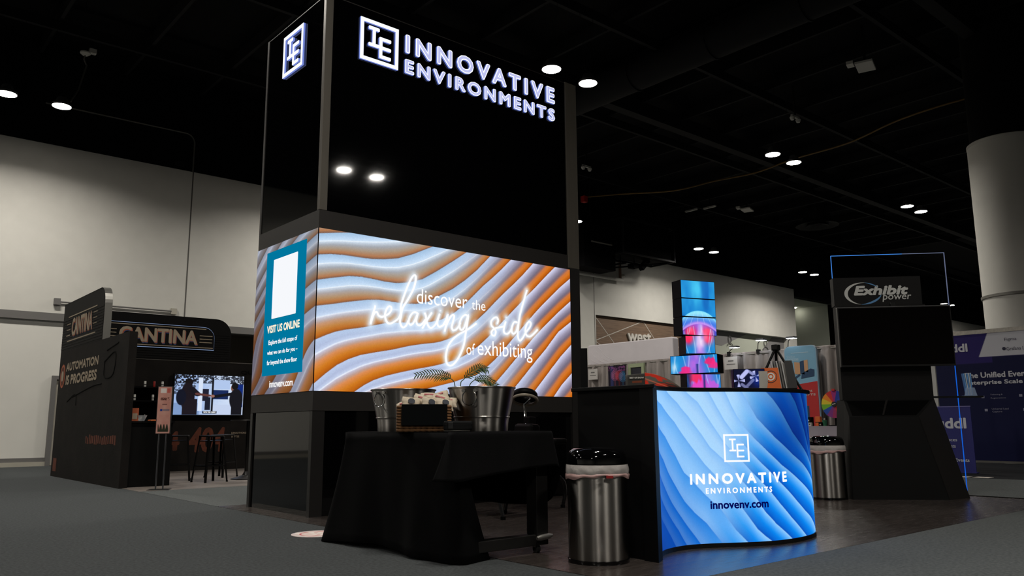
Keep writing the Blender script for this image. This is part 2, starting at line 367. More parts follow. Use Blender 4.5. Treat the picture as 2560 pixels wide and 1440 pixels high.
for i, (r, k, e, x, y) in enumerate(LAMPS):
    lab = spec_lab.get((r, k, e)) or 'round high-bay lamp, %s of the %s pair along the %s lamp row' % (('left', 'right')[e], ('first', 'second', 'third', 'fourth', 'fifth', 'sixth', 'seventh', 'eighth', 'ninth', 'tenth')[k+2], ('rear', 'nearer', 'farther', 'overhead')[r])
    if i == 0: hl.location = (x, y, 8); hl['label'] = lab
    else: dup(hl, (x, y, 8), 0, lab)
# small things under the ceiling
SPK = pm('speaker_white', (190, 188, 182), .6)
def speaker(name, x, y, z, s, rz, lab):
    t = thing(name, lab, 'speaker', (x, y, z), rz)
    obj('panel', bx((-.5*s, -.33*s, 0), (.5*s, .33*s, .06)), SPK, t, bevel=.01); obj('bracket', bx((-.03, -.03, .06), (.03, .03, 1.1)), STEELBLACK, t); obj('cable_box', bx((-.2*s, .42*s, .12), (.2*s, .68*s, .2)), SPK, t)
speaker('ceiling_speaker', 18.93, 8.46, 9.6, .62, .3, 'white flat ceiling speaker, the large near one high over the booths')
speaker('ceiling_speaker', 28.5, 18.1, 9.6, .62, .3, 'white flat ceiling speaker, the smaller far one over the video column')
for nm, x, y, lab in (('emergency_light', 20.9, 11.5, 'small twin-head white emergency light under the dark ceiling at the middle row'), ('emergency_light', 19.5, 18.6, 'small twin-head white emergency light near the tower, over the yellow cable')):
    t = thing(nm, lab, 'emergency light', (x, y, 9.6)); obj('head', lathe(B(), [(.05, 0), (.08, .08), (.05, .12)], (-.16, 0, 0), 12), SPK, t); obj('head', lathe(B(), [(.05, 0), (.08, .08), (.05, .12)], (.16, 0, 0), 12), SPK, t); obj('bar', bx((-.2, -.03, .1), (.2, .03, .16)), SPK, t); obj('stem', bx((-.02, -.02, .16), (.02, .02, 1.1)), STEELBLACK, t)
for x, y, lab in ((27.9, 20.3, 'white strip light fixture, the nearer of two in line under the dark ceiling'), (28.1, 19.5, 'white strip light fixture, the farther of two in line under the dark ceiling')):
    t = thing('strip_fixture', lab, 'light fixture', (x-.2, y, 9.9)); obj('housing', bx((-.05, -.3, 0), (.05, .3, .06)), SPK, t); obj('stem', bx((-.02, -.02, .06), (.02, .02, .8)), STEELBLACK, t)
ad = thing('air_diffuser', 'round black ringed air diffuser under the dark ceiling', 'air vent', (34.4, 18.2, 9.9))
obj('outer_ring', lathe(B(), [(.55, .1), (.95, 0), (.95, .03), (.55, .13)], n=36, cap0=False, cap1=False), STEELBLACK, ad, smooth=True)
obj('inner_ring', lathe(B(), [(.2, .08), (.5, -.02), (.5, .02), (.2, .12)], n=36, cap0=False, cap1=False), STEELBLACK, ad, smooth=True)
obj('neck', lathe(B(), [(.6, .1), (.6, .79)], n=36), STEELBLACK, ad)
sd = thing('smoke_detector', 'small white round detector with a crooked hanging conduit, over the left lamps', 'detector', (4.18, 20.8, 9.95))
obj('body', lathe(B(), [(.06, -.05), (.12, 0), (.12, .03)], n=16), SPK, sd, smooth=True); obj('junction_box', bx((.08, -.05, .05), (.24, .08, .16)), SPK, sd)
obj('conduit', tube(B(), [(0, 0, -.05), (-.02, 0, -.15), (.05, 0, -.3), (-.2, -.6, -1.2), (-.45, -1.2, -1.75)], .018, 6), GAL, sd)
cd = thing('wall_conduit', 'thin grey conduit running along the black upper wall and bending down to the panel joint', 'conduit', (3.7, WY-.03, 9.05))
obj('pipe', tube(B(), [(0, 0, 0)]+[(3.5+.25*math.sin(t), 0, .03-.25*(1-math.cos(t))) for t in np.linspace(0, math.pi/2, 8)]+[(3.75, 0, -1.05)], .022, 6), GAL, cd)
obj('junction_box', bx((3.25, -.04, -.95), (3.5, .02, -.82)), STEELBLACK, cd)
wc = thing('wall_pipe', 'thin grey pipe with square end boxes fixed along the white wall above the bar', 'pipe', (4.36, WY-.05, 4.0))
obj('pipe', cyl(B(), (0, 0, 0), (2.75, 0, .0), .02, n=8), GREYTRIM, wc); obj('end_box', bx((-.08, -.05, -.08), (.06, .04, .08)), GREYTRIM, wc)
tag(obj('wall_box', bx((7.1, WY-.06, 3.92), (7.25, WY, 4.08)), CREAM), 'small beige box on the white wall just over the back cantina sign', 'junction box')
ypts = [(20.1, 19.3, 8.9), (21.6, 18.9, 9.2), (22.6, 17.3, 9.15), (23.6, 16.2, 9.45), (24.3, 15.0, 9.6), (24.4, 13.6, 9.75), (24.3, 11.6, 9.75), (24.0, 10, 9.9), (23.9, 8.7, 9.95), (24.2, 7.4, 10.05)]
yc = thing('power_cable', 'yellow power cable sagging along under the dark ceiling', 'cable', (20.1, 19.3, 8.9))
obj('cable', tube(B(), smoothpath([np.array(p)-np.array(ypts[0]) for p in ypts], 8), .028, 6), pm('cable_yellow', (104, 76, 14), .6), yc)
obj('plug', bx((-.12, -.1, -.2), (.06, .08, .02)), pm('plug_red', (150, 20, 20), .5), yc)
# black equipment rig hanging before the back wall
RIGB = pm('rig_black', (9, 9, 10), .9, spec=.05)
rg = thing('hanging_rig', 'black equipment cage and rods hanging in front of the white back wall', 'rig', (23.85, 21.3, 6.9))
rg.scale = (1.054, 1.054, 1.054)
obj('cabinet', bx((-1.98, -.3, -.02), (-.3, .5, 1.6)), RIGB, rg)
cg = B()
for x in (-.3, 2.75):
    for y in (-.7, .5): box(cg, (x-.03, y-.03, .62), (x+.03, y+.03, 2.0))
for z in (.65, 1.97):
    for y in (-.7, .5): box(cg, (-.3, y-.03, z-.03), (2.75, y+.03, z+.03))
    for x in (-.3, 2.75): box(cg, (x-.03, -.7, z-.03), (x+.03, .5, z+.03))
obj('cage_frame', cg, STEELBLACK, rg); obj('machine', bx((-.25, -.6, .68), (2.7, .45, 1.9)), RIGB, rg)
for x, z in ((-1.2, 1.6), (2.2, 1.97)): obj('hanger_rod', cyl(B(), (x, .1, z), (x, .1, 3.62), .03, n=6), STEELBLACK, rg)
obj('rail', cyl(B(), (-.5, .1, .12), (2.75, -.3, .66), .03, n=8), RIGB, rg); obj('rail', cyl(B(), (-1.0, -.2, .35), (.3, -.2, .42), .025, n=8), RIGB, rg); obj('rail', cyl(B(), (-.6, -.3, .16), (.4, -.2, .4), .035, n=8), RIGB, rg)
for x in (.2, 1.0): obj('drop_rod', cyl(B(), (x, -.1, .25), (x, -.1, .7), .02, n=6), RIGB, rg)
obj('lamp_head', bx((-.28, -.1, -.09), (.28, .1, .09), Matrix.Translation((1.6, -.1, .5)) @ Matrix.Rotation(-.75, 4, 'Y')), RIGB, rg); obj('lamp_head', bx((.85, -.2, .28), (1.15, .1, .45)), RIGB, rg)
obj('strip_light', bx((-1.6, -.34, .92), (-.5, -.3, .96)), pm('rig_strip', (150, 146, 136), .5), rg)
bp = thing('sprinkler_pipe', 'cream pipe running along the white back wall below the hanging rig', 'pipe', (22.5, WY-.22, 6.88)); obj('wall_bracket', bx((.3, 0, -.03), (.36, .219, .03)), GAL, bp); obj('wall_bracket', bx((2.2, 0, -.03), (2.26, .219, .03)), GAL, bp)
obj('pipe', cyl(B(), (0, 0, 0), (2.8, 0, 0), .07, n=10), PAINT, bp); obj('riser', cyl(B(), (2.7, .05, 0), (2.7, .05, .9), .06, n=10), pm('rust_pipe', (120, 92, 74), .7), bp); obj('branch', cyl(B(), (2.7, .05, .18), (2.95, .05, .22), .05, n=8), CREAM, bp)
# round column on the right
cl = B(); lathe(cl, [(.79, 0), (.79, 7.3), (.8, 7.3), (.8, 7.36), (.77, 7.38)], (20.61, 6.11, 0), 56)
cw = struct(obj('column', cl, PAINT, smooth=True))
obj('column_top', lathe(B(), [(.72, 7.3), (.72, 10.7)], (20.61, 6.11, 0), 40), UPPER, cw, smooth=True)
obj('cable_strap', lathe(B(), [(.79, 3.68), (.82, 3.68), (.82, 3.74), (.79, 3.74)], (20.61, 6.11, 0), 56, False, False), GAL, cw, smooth=True)
obj('strap_box', bx((19.9, 5.68, 3.6), (20.0, 5.8, 3.8)), GAL, cw)

# ================================================================ the LED tower
TX0, TX1, TY0, TY1 = 3.871, 7.79, 7.611, 9.145
TRIM = pm('tower_trim', (38, 35, 33), .55, spec=.4, noise=.06, nscale=30)
GLOSS = pm('black_acrylic', (4, 4, 5), .04, spec=.5, bump=.02, bscale=.7)
POST = pm('tower_post', (96, 91, 83), .5, metal=.3, noise=.08, nscale=14, stretch=(1, 1, .1))
tw = thing('led_tower', 'tall black square booth tower with wraparound orange and blue LED screens', 'display tower', (5.83, 8.38, 0))
e = .02
obj('core', bx((TX0+e*2, TY0+e*2, .02), (TX1-.06, TY1-e*2, 5.64)), pm('core_black', (5, 5, 6), .9, spec=.1), tw, True)
obj('base_panel', bx((TX0+.14, TY0+e, .0), (7.5, TY0+e*2, 1.055)), GLOSS, tw, True)
obj('base_panel', bx((TX0+e, TY0+.06, .0), (TX0+e*2, TY1-.06, 1.055)), GLOSS, tw, True)
DKTRIM = pm('base_post', (26, 24, 23), .4)
obj('base_post', bx((TX0, TY0, 0), (TX0+.14, TY0+.06, 1.055)), DKTRIM, tw, True); obj('base_post', bx((TX0, TY1-.06, 0), (TX0+.1, TY1, 1.055)), DKTRIM, tw, True); 
lo = B(); box(lo, (TX0, TY0, 1.06), (7.6, TY0+e*2, 1.255)); box(lo, (TX0, TY0+e*2, 1.06), (TX0+e*2, TY1, 1.255))
obj('lower_trim', lo, TRIM, tw, True)
up = B(); box(up, (TX0, TY0, 2.98), (7.6, TY0+e*2, 3.175)); box(up, (TX0, TY0+e*2, 2.98), (TX0+e*2, TY1, 3.175))
obj('upper_trim', up, TRIM, tw, True)
obj('header_panel', bx((3.965, TY0+.008, 3.18), (5.35, TY0+.03, 5.655)), GLOSS, tw, True); obj('header_panel', bx((5.353, TY0+.008, 3.18), (7.57, TY0+.03, 5.655)), GLOSS, tw, True)
obj('header_panel', bx((TX0+.008, TY0+.06, 3.18), (TX0+.03, TY1-.05, 5.655)), GLOSS, tw, True)
obj('corner_post', bx((TX0, TY0, 3.178), (3.962, TY0+.057, 5.67)), POST, tw, True, bevel=.004)
obj('corner_post', bx((7.575, TY0-.005, 3.0), (TX1, TY0+.15, 5.672)), POST, tw, True, bevel=.004)
obj('corner_post', bx((7.605, TY0-.003, 0), (TX1, TY0+.15, 3.0)), pm('lower_post', (30, 28, 27), .5), tw, True)
obj('corner_post', bx((TX0, TY1-.045, 3.178), (TX0+.05, TY1, 5.66)), TRIM, tw, True)
obj('top_cap', bx((TX0+.01, TY0+.01, 5.655), (TX1-.02, TY1, 5.668)), TRIM, tw, True)

WB = [[[0.002,1.653],[0.209,1.691],[0.401,1.722]],[[0.0,1.424],[0.145,1.448],[0.305,1.459],[0.515,1.457],[0.669,1.462],[0.81,1.478],[0.987,1.512],[1.192,1.589],[1.456,1.713]],[[0.003,1.155],[0.19,1.198],[0.371,1.236],[0.521,1.245],[0.675,1.237],[0.832,1.224],[0.992,1.227],[1.156,1.256],[1.324,1.311],[1.495,1.41],[1.577,1.461],[1.755,1.575],[1.846,1.636],[1.962,1.714]],[[-0.001,0.879],[0.164,0.91],[0.38,0.957],[0.604,0.999],[0.758,1.014],[0.916,1.008],[1.078,1.002],[1.244,1.014],[1.413,1.055],[1.58,1.147],[1.758,1.242],[1.94,1.366],[2.128,1.516],[2.331,1.712]],[[0.0,0.526],[0.111,0.577],[0.221,0.621],[0.333,0.65],[0.564,0.694],[0.828,0.758],[1.053,0.785],[1.312,0.797],[1.445,0.822],[1.584,0.856],[1.694,0.906],[1.796,0.966],[1.96,1.092],[2.09,1.209],[2.223,1.329],[2.369,1.445],[2.519,1.572],[2.672,1.713]],[[0.003,0.076],[0.125,0.178],[0.255,0.273],[0.388,0.34],[0.533,0.392],[0.73,0.433],[0.934,0.472],[1.143,0.524],[1.316,0.556],[1.493,0.581],[1.586,0.602],[1.724,0.648],[1.864,0.714],[1.988,0.792],[2.115,0.887],[2.262,1.007],[2.417,1.15],[2.567,1.281],[2.72,1.407],[2.877,1.544],[3.049,1.71]],[[0.472,-0.001],[0.582,0.069],[0.698,0.127],[0.858,0.181],[1.064,0.23],[1.276,0.274],[1.452,0.307],[1.589,0.338],[1.838,0.409],[2.008,0.494],[2.154,0.587],[2.303,0.705],[2.456,0.842],[2.681,1.043],[2.8,1.147],[2.926,1.262],[3.088,1.399],[3.253,1.547],[3.44,1.709]],[[1.272,0.016],[1.411,0.055],[1.592,0.096],[1.774,0.138],[1.962,0.196],[2.116,0.232],[2.273,0.33],[2.414,0.437],[2.558,0.571],[2.77,0.776],[3.091,1.078],[3.192,1.167],[3.359,1.305],[3.53,1.446],[3.717,1.583]],[[2.413,0.149],[2.556,0.278],[2.714,0.428],[2.875,0.58],[3.041,0.737],[3.211,0.882],[3.5,1.113],[3.72,1.274]],[[2.753,0.127],[2.926,0.292],[3.092,0.453],[3.263,0.61],[3.38,0.734],[3.498,0.852],[3.722,0.997]],[[3.065,0.071],[3.2,0.204],[3.373,0.375],[3.526,0.524],[3.726,0.692]],[[3.393,0.0],[3.541,0.157],[3.728,0.313]]]
NS = [[[0.698,0.943],[0.694,0.915],[0.664,0.821],[0.645,0.735],[0.676,0.829],[0.699,0.866],[0.723,0.872],[0.744,0.838],[0.781,0.824],[0.826,0.838],[0.879,0.871],[0.907,0.913],[0.902,0.945],[0.877,0.95],[0.845,0.915],[0.826,0.849],[0.84,0.793],[0.869,0.76],[0.911,0.763],[0.96,0.792],[1.005,0.828],[1.03,0.888],[1.03,0.963],[1.061,1.063],[1.12,1.21],[1.172,1.308],[1.205,1.34],[1.226,1.328],[1.223,1.264],[1.191,1.168],[1.127,1.056],[1.055,0.944],[1.035,0.852],[1.023,0.793],[1.041,0.744],[1.071,0.728],[1.109,0.756],[1.133,0.809]],[[1.258,0.903],[1.222,0.915],[1.184,0.897],[1.15,0.847],[1.138,0.791],[1.164,0.764],[1.199,0.785],[1.232,0.839],[1.262,0.907],[1.241,0.818],[1.26,0.773],[1.295,0.77],[1.33,0.795],[1.369,0.842]],[[1.354,0.919],[1.372,0.887],[1.387,0.814],[1.414,0.764],[1.446,0.748],[1.481,0.769],[1.517,0.809],[1.566,0.922],[1.535,0.826],[1.549,0.778],[1.586,0.777],[1.641,0.811],[1.621,0.802],[1.657,0.858],[1.684,0.928],[1.667,0.829],[1.64,0.721],[1.662,0.79],[1.713,0.885],[1.754,0.927],[1.778,0.913],[1.76,0.843],[1.743,0.781],[1.765,0.745],[1.807,0.759],[1.849,0.801],[1.868,0.844]],[[1.454,0.928],[1.4,0.852],[1.326,0.736]],[[1.978,0.934],[1.944,0.943],[1.896,0.912],[1.859,0.843],[1.864,0.775],[1.892,0.758],[1.93,0.795],[1.988,0.946],[1.959,0.774],[1.922,0.581],[1.856,0.441],[1.782,0.354],[1.722,0.326],[1.676,0.353],[1.661,0.431],[1.688,0.544],[1.761,0.639],[1.855,0.706],[1.95,0.754],[2.037,0.803],[2.11,0.851]],[[2.441,0.877],[2.455,0.918],[2.436,0.952],[2.39,0.944],[2.344,0.897],[2.349,0.846],[2.39,0.813],[2.417,0.776],[2.4,0.727],[2.359,0.728],[2.349,0.767],[2.395,0.81],[2.487,0.836],[2.549,0.853],[2.576,0.911],[2.544,0.809],[2.559,0.766],[2.606,0.761],[2.654,0.8],[2.68,0.843]],[[2.766,0.918],[2.718,0.917],[2.681,0.859],[2.675,0.794],[2.706,0.768],[2.749,0.799],[2.782,0.883],[2.827,1.058],[2.938,1.347],[2.816,1.016],[2.776,0.793],[2.786,0.713],[2.817,0.689],[2.866,0.734],[2.911,0.798],[2.983,0.873],[3.0,0.924],[2.967,0.942],[2.923,0.893],[2.905,0.818],[2.926,0.762],[2.987,0.754],[3.053,0.796],[3.112,0.848]],[[1.577,0.965],[1.579,0.959]],[[2.59,0.969],[2.591,0.963]]]
CB = [[[1.749,1.14],[1.82,1.0],[1.88,0.846]],[[1.561,1.14],[1.641,1.062],[1.697,0.971],[1.765,0.868],[1.86,0.72]],[[1.266,1.14],[1.34,1.079],[1.416,1.002],[1.484,0.915],[1.561,0.829],[1.65,0.764],[1.805,0.66]],[[1.055,1.131],[1.112,1.032],[1.165,0.941],[1.238,0.872],[1.33,0.794],[1.542,0.66],[1.697,0.586],[1.827,0.513]],[[0.932,1.097],[0.952,1.049],[0.997,0.958],[1.062,0.863],[1.138,0.785],[1.257,0.682],[1.388,0.586],[1.621,0.461],[1.781,0.379]],[[0.785,1.131],[0.828,1.049],[0.892,0.932],[0.984,0.803],[1.095,0.69],[1.184,0.604],[1.257,0.543],[1.33,0.478],[1.436,0.401],[1.571,0.301],[1.69,0.225],[1.8,0.17]],[[0.594,1.131],[0.685,1.062],[0.749,0.967],[0.821,0.859],[0.885,0.764],[0.945,0.695],[1.025,0.617],[1.095,0.543],[1.147,0.496],[1.257,0.388],[1.349,0.297],[1.474,0.189],[1.611,0.089],[1.697,0.029]],[[0.376,1.127],[0.488,1.058],[0.594,0.958],[0.707,0.82],[0.77,0.729],[0.857,0.651],[0.971,0.552],[0.991,0.5],[1.078,0.409],[1.138,0.331],[1.193,0.249],[1.293,0.154],[1.388,0.089],[1.474,0.029]],[[0.0,1.123],[0.267,1.041],[0.449,0.915],[0.561,0.794],[0.65,0.69],[0.721,0.604],[0.821,0.504],[0.932,0.392],[0.997,0.288],[1.062,0.202],[1.121,0.124],[1.184,0.072],[1.248,0.029]],[[0.0,0.997],[0.147,0.915],[0.314,0.811],[0.442,0.677],[0.534,0.548],[0.588,0.509],[0.65,0.444],[0.714,0.383],[0.835,0.275],[0.945,0.124],[1.032,0.037]],[[0.0,0.816],[0.136,0.751],[0.267,0.651],[0.342,0.556],[0.429,0.461],[0.527,0.344],[0.622,0.254],[0.714,0.18],[0.828,0.042]],[[0.0,0.664],[0.176,0.561],[0.261,0.474],[0.376,0.344],[0.488,0.232],[0.608,0.098],[0.657,0.037]],[[0.0,0.561],[0.176,0.409],[0.301,0.288],[0.449,0.145],[0.534,0.033]],[[0.12,0.301],[0.261,0.197],[0.349,0.111],[0.416,0.029]]]


SCREEN = attr_mat('led_screen')
TLr = [(0, (160, 192, 224)), (.22, (186, 212, 240)), (.345, (205, 226, 248)), (.37, (246, 251, 255)), (.395, (205, 220, 236)), (.55, (164, 168, 176)), (.74, (170, 148, 126)), (.9, (178, 120, 80)), (1, (118, 88, 76))]
Rr = [(0, (222, 222, 244)), (.1, (196, 196, 224)), (.3, (150, 143, 166)), (.48, (116, 107, 126)), (.56, (140, 104, 104)), (.64, (202, 118, 68)), (.78, (216, 118, 34)), (.92, (190, 92, 10)), (1, (136, 66, 22))]
BLr = [(0, (190, 206, 236)), (.2, (176, 188, 220)), (.31, (196, 208, 236)), (.345, (238, 244, 255)), (.38, (196, 190, 208)), (.48, (190, 158, 148)), (.58, (220, 140, 84)), (.76, (208, 122, 30)), (.92, (190, 98, 12)), (1, (150, 82, 28))]
def wave_col(U, V):
    k, t = bands(WB, U, V, .3, .33)
    wr = sst(.42, .9, U/3.73+.12*(V/1.72-.5)); wb_ = (1-wr)*sst(.75, .15, V/1.72)
    c = mix(mix(ramp(t, TLr), ramp(t, BLr), wb_), ramp(t, Rr), wr)
    return c*(.97+.06*noise2(U, V, 160, 3))[..., None]
def front_col(U, V):
    c = wave_col(U, V); g = np.full(U.shape, 9.)
    for s in NS: g = np.minimum(g, segdist(U, V, s))
    k = .55*np.exp(-(g/.045)**2)+.4*np.exp(-g/.06)
    return mix(c, np.array([225, 240, 255.]), np.clip(k, 0, 1))
fs = painted('led_screen', planar((TX0+.004, TY0-.004, 1.26), (1, 0, 0), (0, 0, 1)), 0, 0, 3.727, 1.716, 640, 300, front_col, SCREEN, tw)
FF = frame((TX0+.004, TY0-.006, 1.262), (1, 0, 0), (0, 0, 1), (0, -1, 0))
WH = WHITE(1); nn = B()
for s in NS:
    p = smoothpath(s, 4); tube(nn, [FF(u, v, .004) for u, v in p], .0115, 6)
obj('neon_script', nn, WH, fs, True)
def fit(name, s, fr, u0, v0, u1, v1, parent, mat=WH, **k): return text(name, s, fr, u0, v0, u1, v1, mat, parent, **k)
fit('lettering', 'discover', FF, 1.243, 1.018, 1.975, 1.19, fs, offset=0); fit('lettering', 'the', FF, 2.04, 1.018, 2.253, 1.14, fs, offset=0)
fit('lettering', 'of', FF, 1.962, .466, 2.09, .608, fs, offset=0); fit('lettering', 'exhibiting', FF, 2.13, .415, 3.022, .655, fs, offset=0)
def side_col(U, V):
    # U from the corner towards the back
    s = np.clip(U, 0, 2); Vc = V+.22*s+.2*s*s+.7*np.minimum(s, .5)*sst(.8, .1, V)
    k, t = side_bands(Vc); d = sst(.15, 1.4, U)
    tl = ramp(t, TLr); bl = ramp(t, BLr); c = mix(tl, bl, sst(1.35, .5, V)); g = c.mean(-1, keepdims=True); c = mix(c, g*np.array([.94, .98, 1.08]), .55*sst(.1, .9, U)*sst(.6, 1.3, V)+.2)
    c = mix(c, c*np.array([.62, .56, .56]), .35+.65*d*sst(1.7, .6, V)) if True else c; c = c*.9; return c*(.97+.06*noise2(U, V, 160, 4))[..., None]
def side_bands(Vc):
    e = np.array([3.6, 3.34, 3.08, 2.82, 2.56, 2.3, 2.05, 1.85, 1.653, 1.424, 1.155, .879, .526, .076, -.3]); k = np.zeros(Vc.shape, int)
    for i in range(1, len(e)-1): k += Vc < e[i]
    return k, np.clip((e[k]-Vc)/(e[k]-e[k+1]), 0, 1)
ss = painted('led_screen', planar((TX0-.004, TY0+.004, 1.26), (0, 1, 0), (0, 0, 1)), 0, 0, 1.535, 1.716, 250, 280, side_col, SCREEN, tw)
FS = frame((TX0-.006, 0, 0), (0, -1, 0), (0, 0, 1), (-1, 0, 0))     # u = -y
tp = obj('info_panel', prism(B(), rrect(-8.863, 1.466, -7.86, 2.9, .005, 2), FS, 0, .002), glow('teal_light', (0, 118, 158)), ss, True)
obj('blank_square', prism(B(), rrect(-8.67, 2.108, -8.06, 2.793, .01, 2), FS, .002, .004), glow('square_light', (246, 248, 252)), tp, True)
YEL = glow('cream_light', (255, 244, 214))
fit('lettering', 'VISIT US ONLINE', FS, -8.768, 1.945, -7.95, 2.034, ss, YEL, d=.005, offset=.05)
for s, u0, u1, v0, v1 in (('Explore the full scope of', -8.715, -7.995, 1.797, 1.866), ('what we can do for you \u2013', -8.737, -7.98, 1.685, 1.748), ('far beyond the show floor', -8.735, -7.98, 1.57, 1.637)):
    fit('lettering', s, FS, u0, v0, u1, v1, ss, d=.005, offset=.03)
fit('lettering', 'innovenv.com', FS, -8.652, 1.33, -8.065, 1.405, ss, d=.003, offset=.03)
# halo-lit channel letters
FACE = glow('letter_face', (196, 200, 246), .95); EDGE = glow('letter_edge', (246, 249, 255), 1.15)
F0 = frame((0, TY0+.006, 0), (1, 0, 0), (0, 0, 1), (0, -1, 0)); FL = frame((TX0+.006, 0, 0), (0, -1, 0), (0, 0, 1), (-1, 0, 0))
def logo(fr, u, v, s, parent, rim, face, d0=.0, d1=.045, k=1.0):
    r = B(); t = .085*s*k
    for (x0, y0, x1, y1) in ((0, 0, 1, t/s), (0, 1-t/s, 1, 1), (0, t/s, t/s, 1-t/s), (1-t/s, t/s, 1, 1-t/s)): prism(r, [(u+x0*s, v+y0*s), (u+x1*s, v+y0*s), (u+x1*s, v+y1*s), (u+x0*s, v+y1*s)], fr, d0, d1)
    h = t*.48; L = []
    for P in (((.25, .81), (.45, .81)), ((.25, .41), (.45, .41)), ((.35, .81), (.35, .41)), ((.53, .62), (.53, .19)), ((.53, .62), (.76, .62)), ((.53, .405), (.76, .405)), ((.53, .19), (.76, .19))):
        (x0, y0), (x1, y1) = P; L.append((u+min(x0, x1)*s-h, v+min(y0, y1)*s-h, u+max(x0, x1)*s+h, v+max(y0, y1)*s+h))
    for x0, y0, x1, y1 in L: prism(r, rrect(x0, y0, x1, y1, h*.5, 3), fr, d0, d1)
    return obj('logo', r, rim, parent, True)
SIDE0 = glow('letter_side', (128, 148, 236), .8)
for f_, u_, v_, w_ in ((F0, 4.298, 5.02, .51), (FL, -8.645, 5.0, .515)): q_ = logo(f_, u_, v_, w_, tw, SIDE0, FACE, 0, .022); logo(f_, u_, v_, w_, q_, EDGE, FACE, .022, .024)
SIDE = glow('letter_side', (128, 148, 236), .8)
def channel(s, u0, v0, u1, v1, space):
    i_ = .02*(v1-v0)
    for q, r, f in zip(text_geo(s, F0, u0, v0, u1, v1, 0, .02, .065, 0, space), text_geo(s, F0, u0, v0, u1, v1, .0212, 0, .065, 0, space), text_geo(s, F0, u0+.05*(v1-v0), v0+.05*(v1-v0), u1-.05*(v1-v0), v1-.05*(v1-v0), .0245, 0, .012, 0, space)):
        l = link('channel_letter', mesh_of('channel_letter', q), SIDE, tw, True); link('letter_rim', mesh_of('letter_rim', r), EDGE, l, True); link('letter_face', mesh_of('letter_face', f), FACE, l, True)
channel('INNOVATIVE', 4.908, 5.273, 7.362, 5.512, 1.42); channel('ENVIRONMENTS', 4.906, 5.018, 7.36, 5.2, 1.34)

# ================================================================ the curved counter
CBLK = pm('counter_black', (7, 7, 8), .6, spec=.15, noise=.1, nscale=20)
plan = [(4.42, 3.62), (4.5, 3.68), (4.62, 3.742), (4.777, 3.775), (4.934, 3.77), (5.091, 3.715), (5.24, 3.63), (5.38, 3.548), (5.575, 3.468), (5.8, 3.438), (6.03, 3.452), (6.208, 3.5), (6.36, 3.58), (6.46, 3.7), (6.5, 3.85)]
PC = np.array(smoothpath([(x, y) for x, y in plan], 24)); PS = np.concatenate([[0], np.cumsum(np.hypot(*np.diff(PC, axis=0).T))])
def cpos(s, v, d=0.):
    x = np.interp(s, PS, PC[:, 0]); y = np.interp(s, PS, PC[:, 1]); h = .01
    dx = np.interp(s+h, PS, PC[:, 0])-np.interp(s-h, PS, PC[:, 0]); dy = np.interp(s+h, PS, PC[:, 1])-np.interp(s-h, PS, PC[:, 1]); L = np.hypot(dx, dy)
    return np.stack([x+dy/L*d, y-dx/L*d, v+0*x], -1)
ct = thing('reception_counter', 'black curved reception counter with a glowing blue wave LED front', 'counter', (5.3, 3.95, 0))
path = [tuple(p) for p in PC[::6]]
outline = [(4.325, 3.55), (4.415, 3.61)]+path+[(6.5, 4.0), (6.3, 4.2), (5.9, 4.3), (4.325, 4.3)]
def slab(name, ol, z0, z1, mat, bev=0): return obj(name, prism(B(), ol, lambda u, v, d=0: Vector((u, v, d)), z0, z1), mat, ct, True, bevel=bev)
inn = [(4.335, 3.6), (4.4, 3.66)]+[(x+.0, y+.012) for x, y in path]+[(6.48, 4.0), (6.28, 4.18), (5.9, 4.28), (4.335, 4.28)]
slab('cabinet', inn, 0, 1.14, CBLK)
cx, cy = 5.3, 3.9
slab('countertop', [(x+(.02 if x > cx else -.02), y+(.02 if y > cy else -.025)) for x, y in outline], 1.143, 1.17, CBLK, .004)
slab('corner_pilaster', [(4.31, 3.54), (4.425, 3.60), (4.425, 3.66), (4.31, 3.66)], 0, 1.143, CBLK)
slab('plinth', [(4.42, 3.6)]+[(x, y-.012) for x, y in path]+[(6.49, 4.0), (4.42, 4.0)], 0, .035, pm('plinth_black', (4, 4, 6), .4))
CLi = [(0, (128, 190, 255)), (.25, (112, 180, 252)), (.55, (60, 150, 242)), (.85, (10, 124, 232)), (1, (0, 104, 218))]
CMi = [(0, (172, 218, 255)), (.5, (168, 212, 252)), (.85, (146, 198, 250)), (1, (130, 186, 248))]
CRi = [(0, (0, 78, 184)), (.12, (0, 98, 208)), (.45, (0, 132, 238)), (.7, (72, 164, 250)), (1, (150, 206, 255))]
def counter_col(U, V):
    k, t = bands(CB, U, V, .3, .3); t = 1-t            # t runs from the lower-left curve to the upper-right one
    x = U/1.9; y = V/1.14; q = .62*x+.55*(1-y) ; a = sst(.22, .46, q+.12*x-.1*(1-y)*(x < .35)); b = sst(.42, .74, x+.35*(1-y)-.06)
    a = sst(.1, .5, .75*x+.35*y-.08); b = sst(.5, .8, x+.18*(1-y))
    c = mix(mix(ramp(t, CLi), ramp(t, CMi), a), ramp(t, CRi), b)
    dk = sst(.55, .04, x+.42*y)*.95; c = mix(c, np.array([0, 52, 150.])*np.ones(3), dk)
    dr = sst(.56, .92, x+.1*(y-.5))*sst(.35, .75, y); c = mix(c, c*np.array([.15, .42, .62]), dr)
    return c*(.985+.03*noise2(U, V, 220, 5))[..., None]
cs = painted('led_screen', lambda u, v: cpos(u, v, .004), 0, .035, PS[-1]-.01, 1.14, 640, 320, counter_col, SCREEN, ct)
FC = lambda u, v, d=0: Vector(cpos(np.array(float(u)), np.array(float(v)), .005+d))
fit('lettering', 'INNOVATIVE', FC, .585, .457, 1.437, .537, cs, offset=.06, space=1.45, d=.002)
fit('lettering', 'ENVIRONMENTS', FC, .717, .389, 1.266, .431, cs, offset=.05, space=1.5, d=.002)
